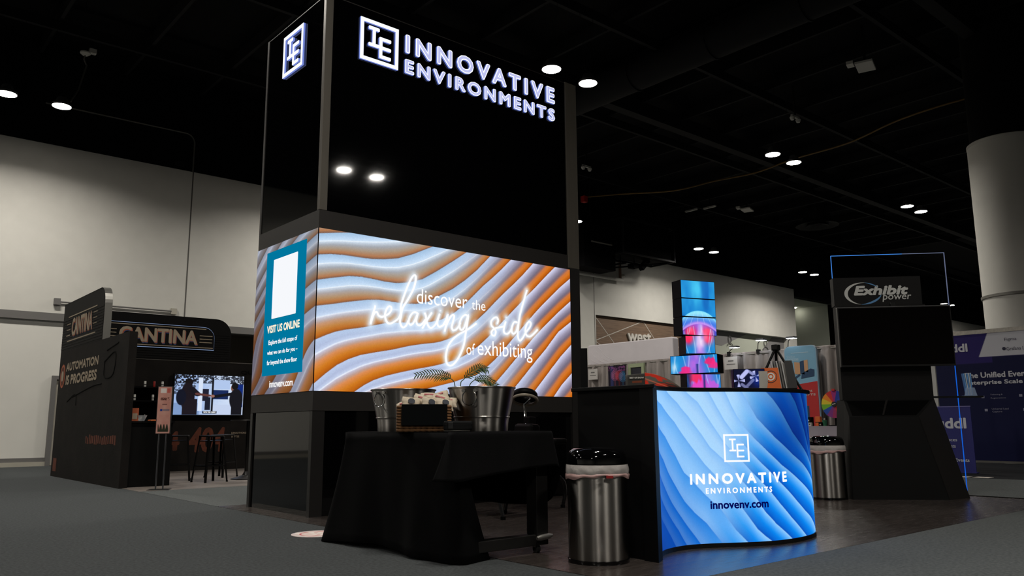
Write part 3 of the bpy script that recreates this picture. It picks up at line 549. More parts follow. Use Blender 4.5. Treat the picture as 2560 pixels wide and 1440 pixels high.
fit('lettering', 'innovenv.com', FC, .75, .278, 1.225, .336, cs, glow('navy_light', (4, 10, 84)), offset=.045, d=.002)
def frc(u, v, d=0): return FC(u, v, d)
logo(frc, .878, .617, .205, cs, WH, WH, .001, .003, .75)
# ================================================================ rolling table with black cloths
BLKWOOD = pm('black_wood', (22, 21, 20), .5, noise=.15, nscale=10)
CHROME = pm('chrome', (190, 190, 190), .12, metal=1)
STEEL = pm('brushed_steel', (164, 160, 155), .4, metal=1)
_b = STEEL.node_tree.nodes['Principled BSDF']; _t = STEEL.node_tree.nodes.new('ShaderNodeTangent'); _t.direction_type = 'RADIAL'; _t.axis = 'Z'
_b.inputs['Anisotropic'].default_value = 1.0; _b.inputs['Anisotropic Rotation'].default_value = .25; STEEL.node_tree.links.new(_t.outputs[0], _b.inputs['Tangent'])
tb = thing('rolling_table', 'black wooden table on casters under black cloths, before the LED tower', 'table', (3.68, 5.08, 0))
obj('table_top', bx((3.27, 4.37, .80), (4.11, 5.79, .845)), BLKWOOD, tb, True)
for x, y in ((4.0, 4.38), (4.0, 5.66), (3.3, 4.42), (3.3, 5.66)): obj('leg', bx((x, y, .12), (x+.11, y+.11, .80)), BLKWOOD, tb, True, bevel=.004)
for y in (4.39, 5.67): obj('base_beam', bx((3.3, y, .055), (4.12, y+.09, .13)), BLKWOOD, tb, True, bevel=.004)
for x, y in ((4.04, 4.43), (4.04, 5.71), (3.4, 4.46), (3.4, 5.71)):
    c = obj('caster', cyl(B(), (x-.014, y, .028), (x+.014, y, .028), .028, n=16), pm('caster_rubber', (60, 60, 60), .4), tb, True)
    k = B(); box(k, (x-.02, y-.012, .02), (x-.016, y+.012, .056)); box(k, (x+.016, y-.012, .02), (x+.02, y+.012, .056)); box(k, (x-.022, y-.022, .052), (x+.022, y+.022, .056)); obj('fork', k, CHROME, c, True)
obj('grip_bar', tube(B(), [(3.99, 4.37, .108), (4.02, 4.365, .11), (4.10, 4.365, .115), (4.135, 4.37, .115)], [.014, .02, .02, .013], 10), pm('worn_silver', (150, 148, 142), .4, metal=.7), tb, True, smooth=True)
CLOTH = pm('black_cloth', (9, 9, 10), .95, spec=.1, noise=.2, nscale=60, bump=.25, bscale=350)
def drape_mesh(stops, nrow=14, rip=.02, freq=9, per=10, seed=0, bulge=.0):
    """cloth hanging from the first point of each stop to the second"""
    T = smoothpath([s[0] for s in stops], per); Q = smoothpath([s[1] for s in stops], per); T = [np.array(p) for p in T]; Q = [np.array(p) for p in Q]
    rnd = np.random.default_rng(seed); ph = rnd.random(4)*6; rows = []
    L = np.concatenate([[0], np.cumsum([np.hypot(*(b-a)[:2]) for a, b in zip(T, T[1:])])])
    for i in range(nrow+1):
        f = i/nrow; r = []
        for j, (a, b) in enumerate(zip(T, Q)):
            p = a+(b-a)*f; p[2] = a[2]+(b[2]-a[2])*f
            d = T[min(j+1, len(T)-1)]-T[max(j-1, 0)]; n = np.array([d[1], -d[0], 0]); n /= np.linalg.norm(n)+1e-9
            g = rip*f**1.3*(math.sin(L[j]*freq+ph[0])+.5*math.sin(L[j]*freq*2.3+ph[1]+f)+.3*math.sin(L[j]*freq*.5+ph[2]))
            flat = (b-a).copy(); flat[2] = 0
            p = p-flat*(f-f**1.5)*.6
            r.append(tuple(p+n*g+n*.006*(f > 0)))
        rows.append(r)
    return rows
def cloth(name, stops, top, label, **k):
    bm = loft(B(), drape_mesh(stops, **k)); z = top[2]
    prism(bm, [(top[0], top[1]), (top[3], top[1]), (top[3], top[4]), (top[0], top[4])], lambda u, v, d=0: Vector((u, v, d)), z-.004, z)
    o = obj(name, bm, CLOTH, smooth='all'); m = o.modifiers.new('thick', 'SOLIDIFY'); m.thickness = .003; m.offset = 0
    return tag(o, label, 'tablecloth')
H_ = .852
cloth('tablecloth', [((3.30, 4.35, H_), (3.60, 4.40, .004)), ((3.25, 4.36, H_), (3.31, 4.36, .003)), ((3.25, 4.6, H_), (3.235, 4.66, .006)), ((3.25, 5.0, H_), (3.24, 5.04, .03)), ((3.25, 5.4, H_), (3.23, 5.48, .04)), ((3.25, 5.68, H_), (3.2, 5.85, .02)), ((3.25, 5.8, H_), (3.215, 6.05, .003)), ((3.4, 5.8, H_), (3.5, 6.1, .02)), ((4.1, 5.8, H_), (4.1, 5.95, .3))],
      (3.25, 4.35, .850, 4.12, 5.8), 'floor-length black cloth draped over the rolling table toward the grey carpet', rip=.022, freq=8, seed=3)
cloth('overlay_cloth', [((3.245, 4.42, H_+.004), (3.17, 4.47, .535)), ((3.27, 4.345, H_+.004), (3.24, 4.29, .54)), ((3.6, 4.345, H_+.004), (3.6, 4.305, .575)), ((3.9, 4.345, H_+.004), (3.9, 4.31, .60)), ((4.12, 4.345, H_+.004), (4.165, 4.3, .59)), ((4.125, 4.5, H_+.004), (4.21, 4.47, .36)), ((4.125, 4.8, H_+.004), (4.2, 4.82, .30)), ((4.125, 5.79, H_+.004), (4.2, 5.9, .3))],
      (3.26, 4.36, .856, 4.11, 5.79), 'shorter black cloth lying over the first one, its hem hanging above the caster', rip=.012, freq=10, seed=8)
# ---------------------------------------------------------------- steel tubs
def bucket(loc, rz, label):
    t = thing('ice_bucket', label, 'bucket', loc, rz, 'steel party tubs on the table')
    prof = [(.195, 0), (.198, .004), (.2, .06), (.205, .105), (.212, .112), (.214, .118), (.209, .124), (.224, .2), (.25, .345), (.258, .352), (.26, .358), (.256, .362), (.249, .355), (.22, .2), (.2, .11), (.192, .01)]
    t.scale = (1, 1, .905)
    obj('tub', lathe(B(), prof, n=72), STEEL, t, smooth=True)
    for s in (0, math.pi):
        M = Matrix.Rotation(s, 4, 'Z'); hb = B()
        hb.free()
        for y in (-.045, .045):
            hb = cyl(B(), (.245, y, .325), (.275, y, .325), .011, n=12); cyl(hb, (.272, y, .325), (.279, y, .325), .014, n=12)
            bmesh.ops.transform(hb, matrix=M, verts=hb.verts[:]); k = obj('handle_mount', hb, CHROME, t, smooth=True)
        pts = [(.272, .058*math.cos(a)*(1 if abs(math.cos(a)) < .78 else .78/abs(math.cos(a))*1.0), .275+.055*math.sin(a)) for a in np.linspace(math.radians(128), math.radians(412), 30)]
        pts = [(.272, .055*math.cos(a), .268+.06*math.sin(a)) for a in np.linspace(math.radians(125), math.radians(415), 30)]
        rb = tube(B(), pts, .0045, 8); bmesh.ops.transform(rb, matrix=M, verts=rb.verts[:]); obj('ring_handle', rb, CHROME, t, smooth=True)
    return t
bucket((3.55, 5.44, .856), math.radians(195), 'brushed steel tub, the farther one, behind the basket of bags')
bucket((3.845, 4.815, .856), math.radians(212), 'brushed steel tub with palm leaves sticking out, the nearer right one')
# basket facing the camera
BA = math.atan2(-.57, .82)
bs = thing('wicker_basket', 'brown woven basket with black cloth front, full of small bags', 'basket', (3.40, 4.905, .856), BA)
bw = B()
for i in range(9):                       # rows of twisted rope
    z = .012+i*.0205
    pts = []
    for (xa, ya), (xb, yb) in zip(((-.2, -.13), (.17, -.13), (.17, .13), (-.2, .13)), ((.17, -.13), (.17, .13), (-.2, .13), (-.2, -.13))):
        n = int(np.hypot(xb-xa, yb-ya)/.02)
        for j in range(n): f = j/n; pts.append((xa+(xb-xa)*f, ya+(yb-ya)*f, z+.004*math.sin((j+i)*math.pi)))
    r = [.0135 if j % 2 else .009 for j in range(len(pts))]; tube(bw, pts, r, 6, closed=True)
obj('woven_wall', bw, pm('wicker', (118, 82, 48), .8, noise=.3, nscale=40), bs, smooth='all')
obj('bottom', bx((-.19, -.12, .004), (.16, .12, .012)), pm('wicker_dark', (70, 46, 26), .9), bs)
obj('cloth_panel', bx((-.175, -.158, .045), (.15, -.147, .195)), pm('basket_cloth', (11, 14, 15), .95, spec=.1), bs, bevel=.004)
BAG = pm('bag_paper', (196, 182, 160), .7, noise=.12, nscale=12, bump=.3, bscale=25); INK = pm('bag_ink', (40, 44, 54), .7); PINK = pm('bag_pink', (176, 96, 100), .7)
def bag(loc, rot, s, label, group, emblem):
    t = thing('snack_bag', label, 'bag', loc, 0, group); t.rotation_euler = rot; t.scale = (s, s, s)
    rows = []
    for i in range(9):
        v = -1+i/4; r = []
        for j in range(20):
            a = 2*math.pi*j/20; k = (1-abs(v)**2.5)**.7
            r.append((.068*math.cos(a)*(1+.05*math.sin(5*v)), .028*k*math.sin(a)+.003*math.sin(9*v+a), .05*v*(1+.04*math.cos(2*a))))
        rows.append(r)
    obj('pouch', loft(B(), rows, True), BAG, t, smooth='all')
    if emblem: obj('emblem', prism(B(), [(.028*math.cos(a), .024*math.sin(a)) for a in np.linspace(math.pi/8, math.pi*17/8, 9)[:-1]], lambda u, v, d=0: Vector((u, -.030-d, v)), 0, .002), INK, t)
    else: obj('stripe', bx((-.04, -.0305, -.006), (.035, -.024, .008)), PINK, t)
    return t
rnd = random.Random(5); Mz = Matrix.Rotation(BA, 3, 'Z')
for i, (x, y, z, em, rx) in enumerate(((-.11, -.1, .205, 1, -.5), (.03, -.1, .2, 1, -.45), (.13, -.09, .195, 1, -.6), (-.15, -.03, .19, 0, -.9), (-.03, -.02, .225, 0, -.7), (.1, -.02, .23, 0, -.8), (.16, .03, .21, 0, -.7), (.02, .06, .25, 0, -.9), (.1, .08, .255, 0, -.8), (-.08, .07, .215, 0, -1.), (.0, .02, .175, 0, -1.2), (-.1, .0, .165, 0, -1.2))):
    p = Mz @ Vector((x, y, z)); lab = ('cream snack bag with dark emblem, front left of the basket', 'cream snack bag with dark emblem, front middle of the basket', 'cream snack bag with dark emblem, front right of the basket')[i] if em else 'cream and pink snack bag heaped in the woven basket'
    bag((3.40+p.x, 4.905+p.y, .856+p.z), (rx, rnd.uniform(-.35, .35), BA+rnd.uniform(-.3, .3)), .95, lab, None if em else 'snack bags heaped in the basket', em)
# black case on a thin pale tray
tr = thing('tray', 'thin pale tray under a black case at the front of the table', 'tray', (3.42, 4.56, .856), BA)
obj('plate', lathe(B(), [(.07, 0), (.092, .006), (.093, .009), (.07, .004)], n=32), pm('tray_pale', (150, 148, 142), .4), tr, smooth=True)
cs_ = thing('black_case', 'small black buckled case lying on the table between basket and steel tub', 'case', (3.44, 4.575, .866), BA)
obj('body', bx((-.1, -.05, 0), (.1, .05, .065)), pm('case_black', (10, 11, 12), .7, spec=.15), cs_, bevel=.012); obj('buckle', bx((-.07, -.056, .012), (-.035, -.049, .058)), pm('case_buckle', (16, 17, 18), .5), cs_, bevel=.003); obj('lid_seam', bx((-.101, -.051, .042), (.101, .051, .045)), pm('case_seam', (8, 8, 8), .6), cs_)
# palm fronds standing in the near tub
LEAF = pm('palm_green', (72, 94, 54), .55, noise=.3, nscale=15)
def frond(pts, start, L, label, side_up, seed, base):
    t = thing('palm_frond', label, 'leaf', base, 0, None); P = smoothpath([np.array(p)-np.array(base) for p in pts], 10); k = len(P)
    obj('stem', tube(B(), P, [.0045*(1-.7*i/k) for i in range(k)], 6), LEAF, t); lf = B(); rn = random.Random(seed)
    vd = np.array([.65, .76, 0])
    for i in range(int(k*start), k-1, 2):
        f = (i-k*start)/(k-k*start); p = P[i]; d = P[i+1]-P[i]; d /= np.linalg.norm(d); u = np.cross(vd, d); u /= np.linalg.norm(u)
        for h in (0,):
            for s in (1, -1):
                l = .95*L*(.55+.45*math.sin(math.pi*min(1, f*1.1+.12)))*(.75 if s < 0 else 1)*rn.uniform(.85, 1.1)
                q = p+d*h*np.linalg.norm(P[i+1]-P[i]); w = d*.0062; dr_ = u*s*.8*side_up+d*.75+vd*rn.uniform(-.25, .15); dr_ /= np.linalg.norm(dr_)
                tip = q+dr_*l+np.array([0, 0, -.22*l]); mid = q+dr_*l*.5+np.array([0, 0, .02*l])
                a = [lf.verts.new(x) for x in (q-w*.6, q+w*.6, mid+w, tip, mid-w)]; lf.faces.new(a)
    o = obj('leaflets', lf, LEAF, t); m = o.modifiers.new('thick', 'SOLIDIFY'); m.thickness = .0012
    return t
frond([(3.69, 4.93, .95), (3.69, 4.945, 1.19), (3.665, 4.962, 1.25), (3.61, 5.0, 1.278), (3.53, 5.06, 1.288), (3.445, 5.12, 1.278)], .42, .095, 'palm frond bending left out of the near steel tub', 1, 1, (3.71, 4.91, .866))
frond([(3.73, 4.9, .95), (3.722, 4.92, 1.196), (3.745, 4.903, 1.25), (3.79, 4.868, 1.31), (3.84, 4.83, 1.34), (3.885, 4.795, 1.325)], .42, .085, 'palm frond arching right, the taller one out of the near steel tub', 1, 2, (3.74, 4.9, .866))
frond([(3.79, 4.86, .95), (3.775, 4.88, 1.17), (3.80, 4.86, 1.235), (3.85, 4.82, 1.255), (3.9, 4.78, 1.24), (3.945, 4.74, 1.195)], .45, .08, 'low palm frond just over the right rim of the near steel tub', 1, 3, (3.80, 4.85, .866))
# massage chair
PAD = pm('black_vinyl_pad', (5, 5, 5), .5, spec=.1); CRM = pm('cream_plastic', (150, 140, 124), .45)
mc = thing('massage_chair', 'black folding massage chair with padded ring headrest behind the cloth-covered table', 'chair', (5.6, 6.4, 0))
hr = Matrix.Translation((.27, .2, 1.215)) @ Matrix.Rotation(math.radians(-24), 4, Vector((.76, -.65, 0)))
ringp = [hr @ Vector((.092*math.cos(a)*1.12, .092*math.sin(a), 0)) for a in np.linspace(.5, 2*math.pi+.1, 26)]
obj('headrest', tube(B(), ringp, [.044]*26, 14), PAD, mc, smooth=True)
obj('headrest_plate', tube(B(), [hr @ Vector((.125*math.cos(a)*1.1, .125*math.sin(a), -.052)) for a in np.linspace(0, 2*math.pi, 27)[:-1]], .016, 8, closed=True), CRM, mc, smooth=True)
obj('headrest_arm', tube(B(), [hr @ Vector((0, -.1, -.06)), Vector((.26, .2, 1.12)), Vector((.24, .16, .98)), Vector((.2, .1, .9))], .013, 8), CHROME, mc, smooth=True)
obj('post', bx((.14, .05, .42), (.24, .15, 1.0), Matrix.Rotation(.06, 4, 'Y')), PAD, mc, bevel=.01)
obj('chest_pad', bx((-.02, -.12, .6), (.12, .16, .92), Matrix.Rotation(.1, 4, 'Y')), PAD, mc, bevel=.03)
obj('armrest', bx((.28, -.26, .70), (.46, .34, .76)), PAD, mc, bevel=.02)
obj('seat', bx((-.5, -.2, .5), (-.12, .22, .58)), PAD, mc, bevel=.03)
for y in (-.24, .24): obj('knee_pad', bx((-.3, y-.09, .3), (.12, y+.09, .37), Matrix.Rotation(-.35, 4, 'Y')), PAD, mc, bevel=.02)
TB = pm('black_tube', (30, 30, 31), .25, metal=.3)
for p in (((-.2, -.1, .5), (-.38, -.15, .38), (-.44, -.2, .24), (-.45, -.28, .02)), ((-.3, .1, .5), (-.46, .15, .4), (-.52, .2, .25), (-.5, .3, .02)), ((.2, .0, .5), (.35, -.05, .42), (.62, .0, .32), (.74, .08, .18), (.77, .15, .02)), ((.1, .1, .5), (.0, .12, .3), (-.06, .16, .02))):
    l = obj('leg', tube(B(), smoothpath(p, 6), .02, 8), TB, mc, smooth=True); q = p[-1]; obj('foot', cyl(B(), (q[0], q[1], .0), (q[0], q[1], .035), .026, n=10), PAD, l)
# bins
LINER = pm('bin_liner', (196, 190, 186), .3, spec=.5, noise=.12, nscale=14, bump=.5, bscale=14, alpha=.85); LINERP = pm('liner_pink', (196, 160, 156), .4, noise=.15, nscale=12, bump=.5, bscale=16)
LIDB = pm('lid_black', (5, 5, 6), .06, spec=.6)
def bin_(loc, rz, label, seed):
    t = thing('trash_can', label, 'trash can', loc, rz, 'steel trash cans with black lids')
    obj('body', lathe(B(), [(.198, .022), (.2, .026), (.2, .6), (.196, .605)], n=72), STEEL, t, smooth=True)
    obj('base_ring', lathe(B(), [(.203, 0), (.205, .006), (.205, .022), (.199, .026)], n=56), LIDB, t, smooth=True)
    obj('lid', lathe(B(), [(.198, .628), (.203, .634), (.203, .66), (.197, .695), (.182, .722), (.155, .738), (.12, .74), (.1, .73), (.095, .715), (.09, .64)], n=64), LIDB, t, smooth=True)
    rn = np.random.default_rng(seed); ph = rn.random(6)*6
    def skirt(z0, z1, n, o): 
        rows = []
        for i in range(n+1):
            f = i/n; z = z0+(z1-z0)*f; r = []
            for j in range(64):
                a = 2*math.pi*j/64; w = math.sin(a*3+ph[0])*.5+math.sin(a*7+ph[1]+f*3)*.3+math.sin(a*13+ph[2]-f*5)*.25
                r.append(((.206+o+.006*math.sin(f*math.pi)+.006*w*(.3+f))*math.cos(a), (.206+o+.006*math.sin(f*math.pi)+.006*w*(.3+f))*math.sin(a), z+.012*math.sin(a*2+ph[3])*f+.006*math.sin(a*9+ph[4])*f))
            rows.append(r)
        return loft(B(), rows, True)
    ln_ = obj('bin_liner', skirt(.632, .555, 8, .002), LINER, t, smooth='all'); obj('liner_hem', skirt(.575, .548, 3, .006), LINERP, t, smooth='all')
    return t
b1 = bin_((4.085, 3.865, .004), 0, 'brushed steel trash can with white liner, left of the glowing blue counter', 1)
obj('tie', bx((-.225, -.075, .55), (-.205, -.03, .565), Matrix.Rotation(.9, 4, 'Z')), pm('tie_red', (150, 30, 30), .5), b1)
bin_((9.38, 5.05, .004), 1, 'brushed steel trash can with white liner beside the black screen kiosk', 2)
# round floor decal
def decal_col(U, V):
    r = np.hypot(U, V); a = np.arctan2(V, U); st = np.abs(((a*6/math.pi+r*9) % 2)-1)
    c = mix(np.array([226, 196, 190.])*np.ones(U.shape+(1,)), np.array([240, 232, 224.]), sst(.4, .6, st)); c = mix(c, np.array([150, 140, 190.]), sst(.19, .2, r)*.6); return mix(c, np.array([190, 60, 70.]), (np.abs(r-.14) < .008)*.8)
fd = obj('floor_decal', cyl(B(), (3.36, 6.44, .001), (3.36, 6.44, .004), .215, n=48), pm('decal_edge', (214, 200, 196), .6)); tag(fd, 'round pale and pink floor sticker on the grey carpet by the tablecloth', 'floor sticker')
painted('print', planar((3.36, 6.44, .0045), (1, 0, 0), (0, 1, 0)), -.15, -.15, .15, .15, 80, 80, decal_col, attr_mat('print', False, .6), fd)

# ================================================================ screens and papers behind the counter
def jelly(U, V):
    """sea-blue water with a pink jellyfish; U across (m), V height (m)"""
    one = np.ones(U.shape+(1,)); n = noise2(U, V*.3, 11, 2); n2 = noise2(U, V*.5, 30, 6); C = lambda *c: np.array(c, float)*one
    c = mix(C(8, 112, 200), C(70, 200, 244), np.clip(.35*n+.75*np.exp(-((U+.01)/.075)**2)*sst(1.95, 2.2, V)+.2*n2, 0, 1)); c = mix(c, C(8, 84, 176), sst(.5, .2, n)*.5*(V > 1.9))
    bell = (U/.255)**2+((V-1.735)/.25)**2; rim = 1.862-1.9*U*U
    bc = mix(C(150, 232, 252), C(64, 120, 232), sst(1.97, 1.87, V+.9*U*U)); ray_ = np.abs(np.sin(U/(np.maximum(2.09-V, .04))*9+n*1.2)); bc = mix(bc, C(225, 246, 255), np.clip(1-ray_/.25, 0, 1)*.5)
    bc = mix(bc, C(120, 224, 255), np.exp(-((bell-1)/.07)**2)*.8); bc = mix(bc, C(214, 150, 244), np.exp(-((V-rim)/.022)**2)*.9)
    c = mix(c, bc, sst(1.03, .98, bell)*(V > rim-.03))
    low = sst(0, -.012, V-rim); un = mix(C(150, 90, 224), C(40, 80, 214), sst(.06, .2, np.abs(U))); c = mix(c, un, low*sst(1.7, 1.78, V)*sst(1.03, .98, bell))
    red = np.exp(-(((np.abs(U+.01)-.095)/.075)**2+((V-1.775)/.062)**2)*1.3)+.8*np.exp(-(((np.abs(U+.01)-.095)/.05)**2+((V-1.70)/.05)**2)); c = mix(c, mix(C(252, 30, 86), C(255, 110, 150), n2), np.clip(red*1.35, 0, 1)*low)
    w_ = .028+.16*np.clip(1.80-V, 0, .14)+.3*np.clip(1.60-V, 0, .3); st = np.exp(-np.abs((U-.008)/w_)**2.6); sc = mix(C(252, 206, 248), C(186, 104, 226), sst(1.68, 1.5, V)); sc = mix(sc, C(255, 236, 255), np.exp(-((U-.012)/.016)**2)*sst(1.6, 1.72, V)); sc = mix(sc, C(118, 96, 230), np.clip(1.4*n2-.5, 0, 1)*.7)
    c = mix(c, sc, np.clip(st, 0, 1)*low*.95)
    for x0, k0 in ((-.15, .5), (-.11, -.35), (-.06, .2), (.09, .45), (.13, -.4), (.18, .3), (-.19, -.2)): c = mix(c, C(196, 226, 255), np.exp(-((U-x0-k0*.09*np.sin((V-1.2)*9+x0*30))/.0045)**2)*.6*(V < rim-.02))
    for bx_, bz, br, col in ((.165, 1.485, .05, (250, 30, 110)), (.2, 1.455, .05, (250, 40, 130)), (-.085, 1.405, .055, (248, 36, 128)), (-.02, 1.25, .1, (238, 66, 190)), (-.06, 1.335, .06, (248, 40, 90)), (.12, 1.26, .06, (196, 90, 220))): c = mix(c, np.array(col, float)*one, .9*sst(1.3, .7, np.hypot(U-bx_, (V-bz)*1.3)/br+.7*(noise2(U, V, 46, 3)-.5)))
    c = mix(c, C(12, 40, 110), np.exp(-((U-.035)/.012)**2)*(V < 1.47)*.8); c = mix(c, C(18, 36, 84), sst(-.07, -.13, U)*(V < 1.37)*.75); c = mix(c, C(226, 246, 255), np.exp(-((U+.2)/.03)**2-((V-1.44)/.05)**2)*.7)
    return c
pl_ = thing('video_pillar', 'tall column of stacked rotated screens showing a pink jellyfish in blue water', 'display', (6.47, 4.76, 0))
vd = math.atan2(4.76, 6.47)-math.pi/2        # local +y points away from the camera
def seg(z0, z1, w, d, rot, nm, shift=0.):
    a = vd-rot; R = Matrix.Translation((6.47+shift*math.cos(vd), 4.76+shift*math.sin(vd), 0)) @ Matrix.Rotation(a, 4, 'Z')
    o = obj('screen_block', bx((-w/2, -d/2, z0), (w/2, d/2, z1), R), LIDB2, pl_, True)
    pos = lambda u, v: np.array([list(R @ Vector((a_, -d/2-.0015, b_))) for a_, b_ in zip(u, v)])
    painted('screen', pos, -w/2+.004, z0+.004, w/2-.004, z1-.004, 130, int((z1-z0)/.003)+4, lambda U, V: jelly(U+shift, V), SCREEN, o)
LIDB2 = pm('module_black', (5, 5, 6), .6, spec=.1)
seg(1.20, 1.372, .345, .16, math.radians(-22), 's', .03); seg(1.378, 1.556, .475, .16, math.radians(20), 's', .0); seg(1.562, 1.738, .29, .24, math.radians(-16), 's', .01)
for z in (1.744, 1.925, 2.105): seg(z, z+.177, .395, .15, math.radians(-35), 's')
obj('stand', bx((6.33, 4.62, 0), (6.61, 4.90, 1.2)), LIDB2, pl_, True)
zt = 1.172
bo = thing('award_leaflet', 'folded dark leaflet reading BEST OF SHOW with red print, on the counter', 'leaflet', (5.0, 4.13, zt))
GREYP = pm('leaflet_grey', (74, 72, 68), .5); REDL = pm('leaflet_red', (196, 52, 38), .5, emit=(196, 52, 38), estr=.0)
A_, B_, C_ = np.array((4.885, 4.287)), np.array((4.985, 4.17)), np.array((5.2, 3.985))
def sheet(p, q, z0a, z0b, z1a, z1b, sag, col, nm):
    pos = lambda u, v: np.stack([p[0]+(q[0]-p[0])*u-.02*np.sin(np.pi*u)*sag, p[1]+(q[1]-p[1])*u-.03*np.sin(np.pi*u)*sag, (z0a+(z0b-z0a)*u)*(1-v)+(z1a+(z1b-z1a)*u)*v+.02*sag*np.sin(np.pi*u)*v], -1)
    o = painted(nm, pos, 0, 0, 1, 1, 60, 40, col, attr_mat('print', False, .6), bo); m = o.modifiers.new('t', 'SOLIDIFY'); m.thickness = .002; return o
def col_a(U, V):
    c = mix(np.array([58, 56, 53.])*np.ones(U.shape+(1,)), np.array([96, 94, 90.]), sst(.75, 1, V)*.5+(U < .12)*.5); return mix(c, np.array([190, 70, 30.]), (np.abs(V-.5) < .06)*(np.abs(U-.6) < .25)*.5)
def col_b(U, V):
    n = noise2(U, V, 8, 3); c = mix(np.array([40, 26, 22.])*np.ones(U.shape+(1,)), np.array([110, 104, 94.]), sst(.2, .8, V-.5*U+.3)); k = np.clip(1.2-1.6*np.hypot((U-.18)*1.2, V-.62)+.4*n, 0, 1)*(n > .38); c = mix(c, np.array([236, 60, 40.]), k)
    k2 = np.exp(-((V-.5+.7*(U-.2))/.04)**2)*(U < .75); c = mix(c, np.array([255, 130, 100.]), k2*.9); return mix(c, np.array([240, 70, 50.]), (V < .16)*(n > .45)*(U > .3))
pa = sheet(A_, B_, zt, zt, 1.286, 1.30, 0, col_a, 'cover_panel'); pb_ = sheet(B_, C_, zt, zt, 1.305, 1.185, 1, col_b, 'image_panel')
dA = (B_-A_)/np.linalg.norm(B_-A_); FA = frame((A_[0], A_[1], 0), (dA[0], dA[1], 0), (0, 0, 1), (-.76, -.65, 0)); LA = np.linalg.norm(B_-A_)
OFFW = pm('ink_white', (214, 212, 206), .6)
fit('lettering', 'BEST OF SHOW', FA, LA*.22, 1.258, LA*.95, 1.272, bo, OFFW, d=.004, offset=.06); fit('lettering', 'INNOVATION', FA, LA*.35, 1.24, LA*.95, 1.25, bo, pm('ink_orange', (180, 76, 36), .6), d=.004) if False else None
lc = thing('led_cube', 'dark blue LED cube showing white pinwheel shapes, on the counter', 'display', (5.87, 3.81, zt), math.atan2(3.81, 5.87)-math.pi/2+.12)
def cube_col(U, V):
    c = mix(np.array([4, 8, 40.])*np.ones(U.shape+(1,)), np.array([10, 40, 130.]), np.exp(-((U-.07)/.05)**2-((V-.08)/.06)**2))
    k = np.zeros(U.shape)
    for cx_, cy_, r, ph in ((-.085, .075, .05, .75), (.05, .11, .045, .5)):
        a = np.arctan2(V-cy_, U-cx_)+ph; rr = np.hypot(U-cx_, V-cy_); k = np.maximum(k, sst(.8, .92, np.abs(np.sin(a*2)))*(rr < r)*np.clip(.5+rr/r*.5, 0, 1))
    k = np.maximum(k, np.maximum(sst(.022, .012, segdist(U, V, [(-.06, .105), (-.015, .152)]))*.95, np.maximum(sst(.014, .008, segdist(U, V, [(.0, .15), (.03, .128)]))*.7, sst(.016, .008, segdist(U, V, [(-.06, .045), (-.005, .0)]))*.55)))
    k = np.maximum(k, np.maximum(sst(.016, .008, segdist(U, V, [(.03, .08), (-.02, .03)]))*.5, sst(.02, .01, np.hypot(U-.09, V-.015))*.9))
    return mix(c, np.array([196, 200, 255.]), np.clip(k, 0, 1))
co_ = obj('housing', bx((-.125, -.09, .004), (.125, .09, .172)), LIDB2, lc, bevel=.003)
painted('screen', lambda u, v: np.stack([u, 0*u-.0915, v], -1), -.12, .01, .12, .167, 80, 60, cube_col, SCREEN, co_) if False else None
sc_ = painted('screen', lambda u, v: np.array([list(chain(lc) @ Vector((a, -.0915, b))) for a, b in zip(u, v)]), -.121, .008, .121, .168, 90, 64, lambda U, V: cube_col(U, V), SCREEN, co_)
op = thing('orange_card', 'orange card with white target rings leaning on the counter', 'card', (5.895, 3.60, zt), math.atan2(3.6, 5.9)-math.pi/2-.2); op.rotation_euler.x = -.12
ORG = pm('card_orange', (206, 96, 36), .6); oc = obj('sheet', prism(B(), [(-.06, 0), (.07, 0), (.045, .178), (-.09, .178)], lambda u, v, d=0: Vector((u, d, v)), 0, .003), ORG, op)
for r0, r1, mt in ((.05, .046, INK), (.033, .022, OFFW), (.012, .0, OFFW)):
    rg_ = B(); F_ = frame((-.012, -.001, .105), (1, 0, 0), (0, 0, 1), (0, -1, 0))
    if r1 == 0: prism(rg_, [(r0*math.cos(a), r0*math.sin(a)) for a in np.linspace(0, 2*math.pi, 25)[:-1]], F_, 0, .001)
    else:
        V0 = [[rg_.verts.new(F_(r*math.cos(a), r*math.sin(a), .001)) for a in np.linspace(0, 2*math.pi, 33)[:-1]] for r in (r0, r1)]
        for i in range(32): rg_.faces.new((V0[0][i], V0[0][(i+1) % 32], V0[1][(i+1) % 32], V0[1][i]))
    obj('ring', rg_, mt, oc)
wr_ = tag(obj('curled_sheet', loft(B(), [[(5.845+.05*f-.035*math.sin(f*3)*1, 3.69-.055*f+.01*math.sin(f*3), zt+.15*v) for f in np.linspace(0, 1, 10)] for v in (0, .5, 1)]), pm('sheet_white', (176, 172, 164), .6), smooth='all'), 'pale curled sheet of paper just behind the orange card', 'paper')
rk = thing('magazine_rack', 'grey rack of thin brochures leaning on the counter by the orange card', 'brochure rack', (6.04, 3.575, zt), math.atan2(3.575, 6.04)-math.pi/2+.1)
obj('holder', bx((-.09, -.04, 0), (.09, .05, .012)), LIDB2, rk); obj('holder_back', bx((-.085, .03, .0), (.075, .036, .22), Matrix.Rotation(.15, 4, 'Y') if False else None), pm('rack_grey', (120, 118, 114), .4), rk)
for i in range(5): obj('brochure', prism(B(), [(-.075+i*.02, .012), (-.066+i*.02, .012), (-.095+i*.02, .235), (-.104+i*.02, .235)], lambda u, v, d=0: Vector((u, d, v)), -.03, .03), pm('brochure_%d' % (i % 2), ((188, 188, 186), (112, 112, 110))[i % 2], .5), rk)
obj('front_brochure', prism(B(), [(.025, .012), (.095, .012), (.06, .236), (.0, .236)], lambda u, v, d=0: Vector((u, d, v)), -.038, -.034), pm('brochure_dark', (58, 58, 58), .5), rk)
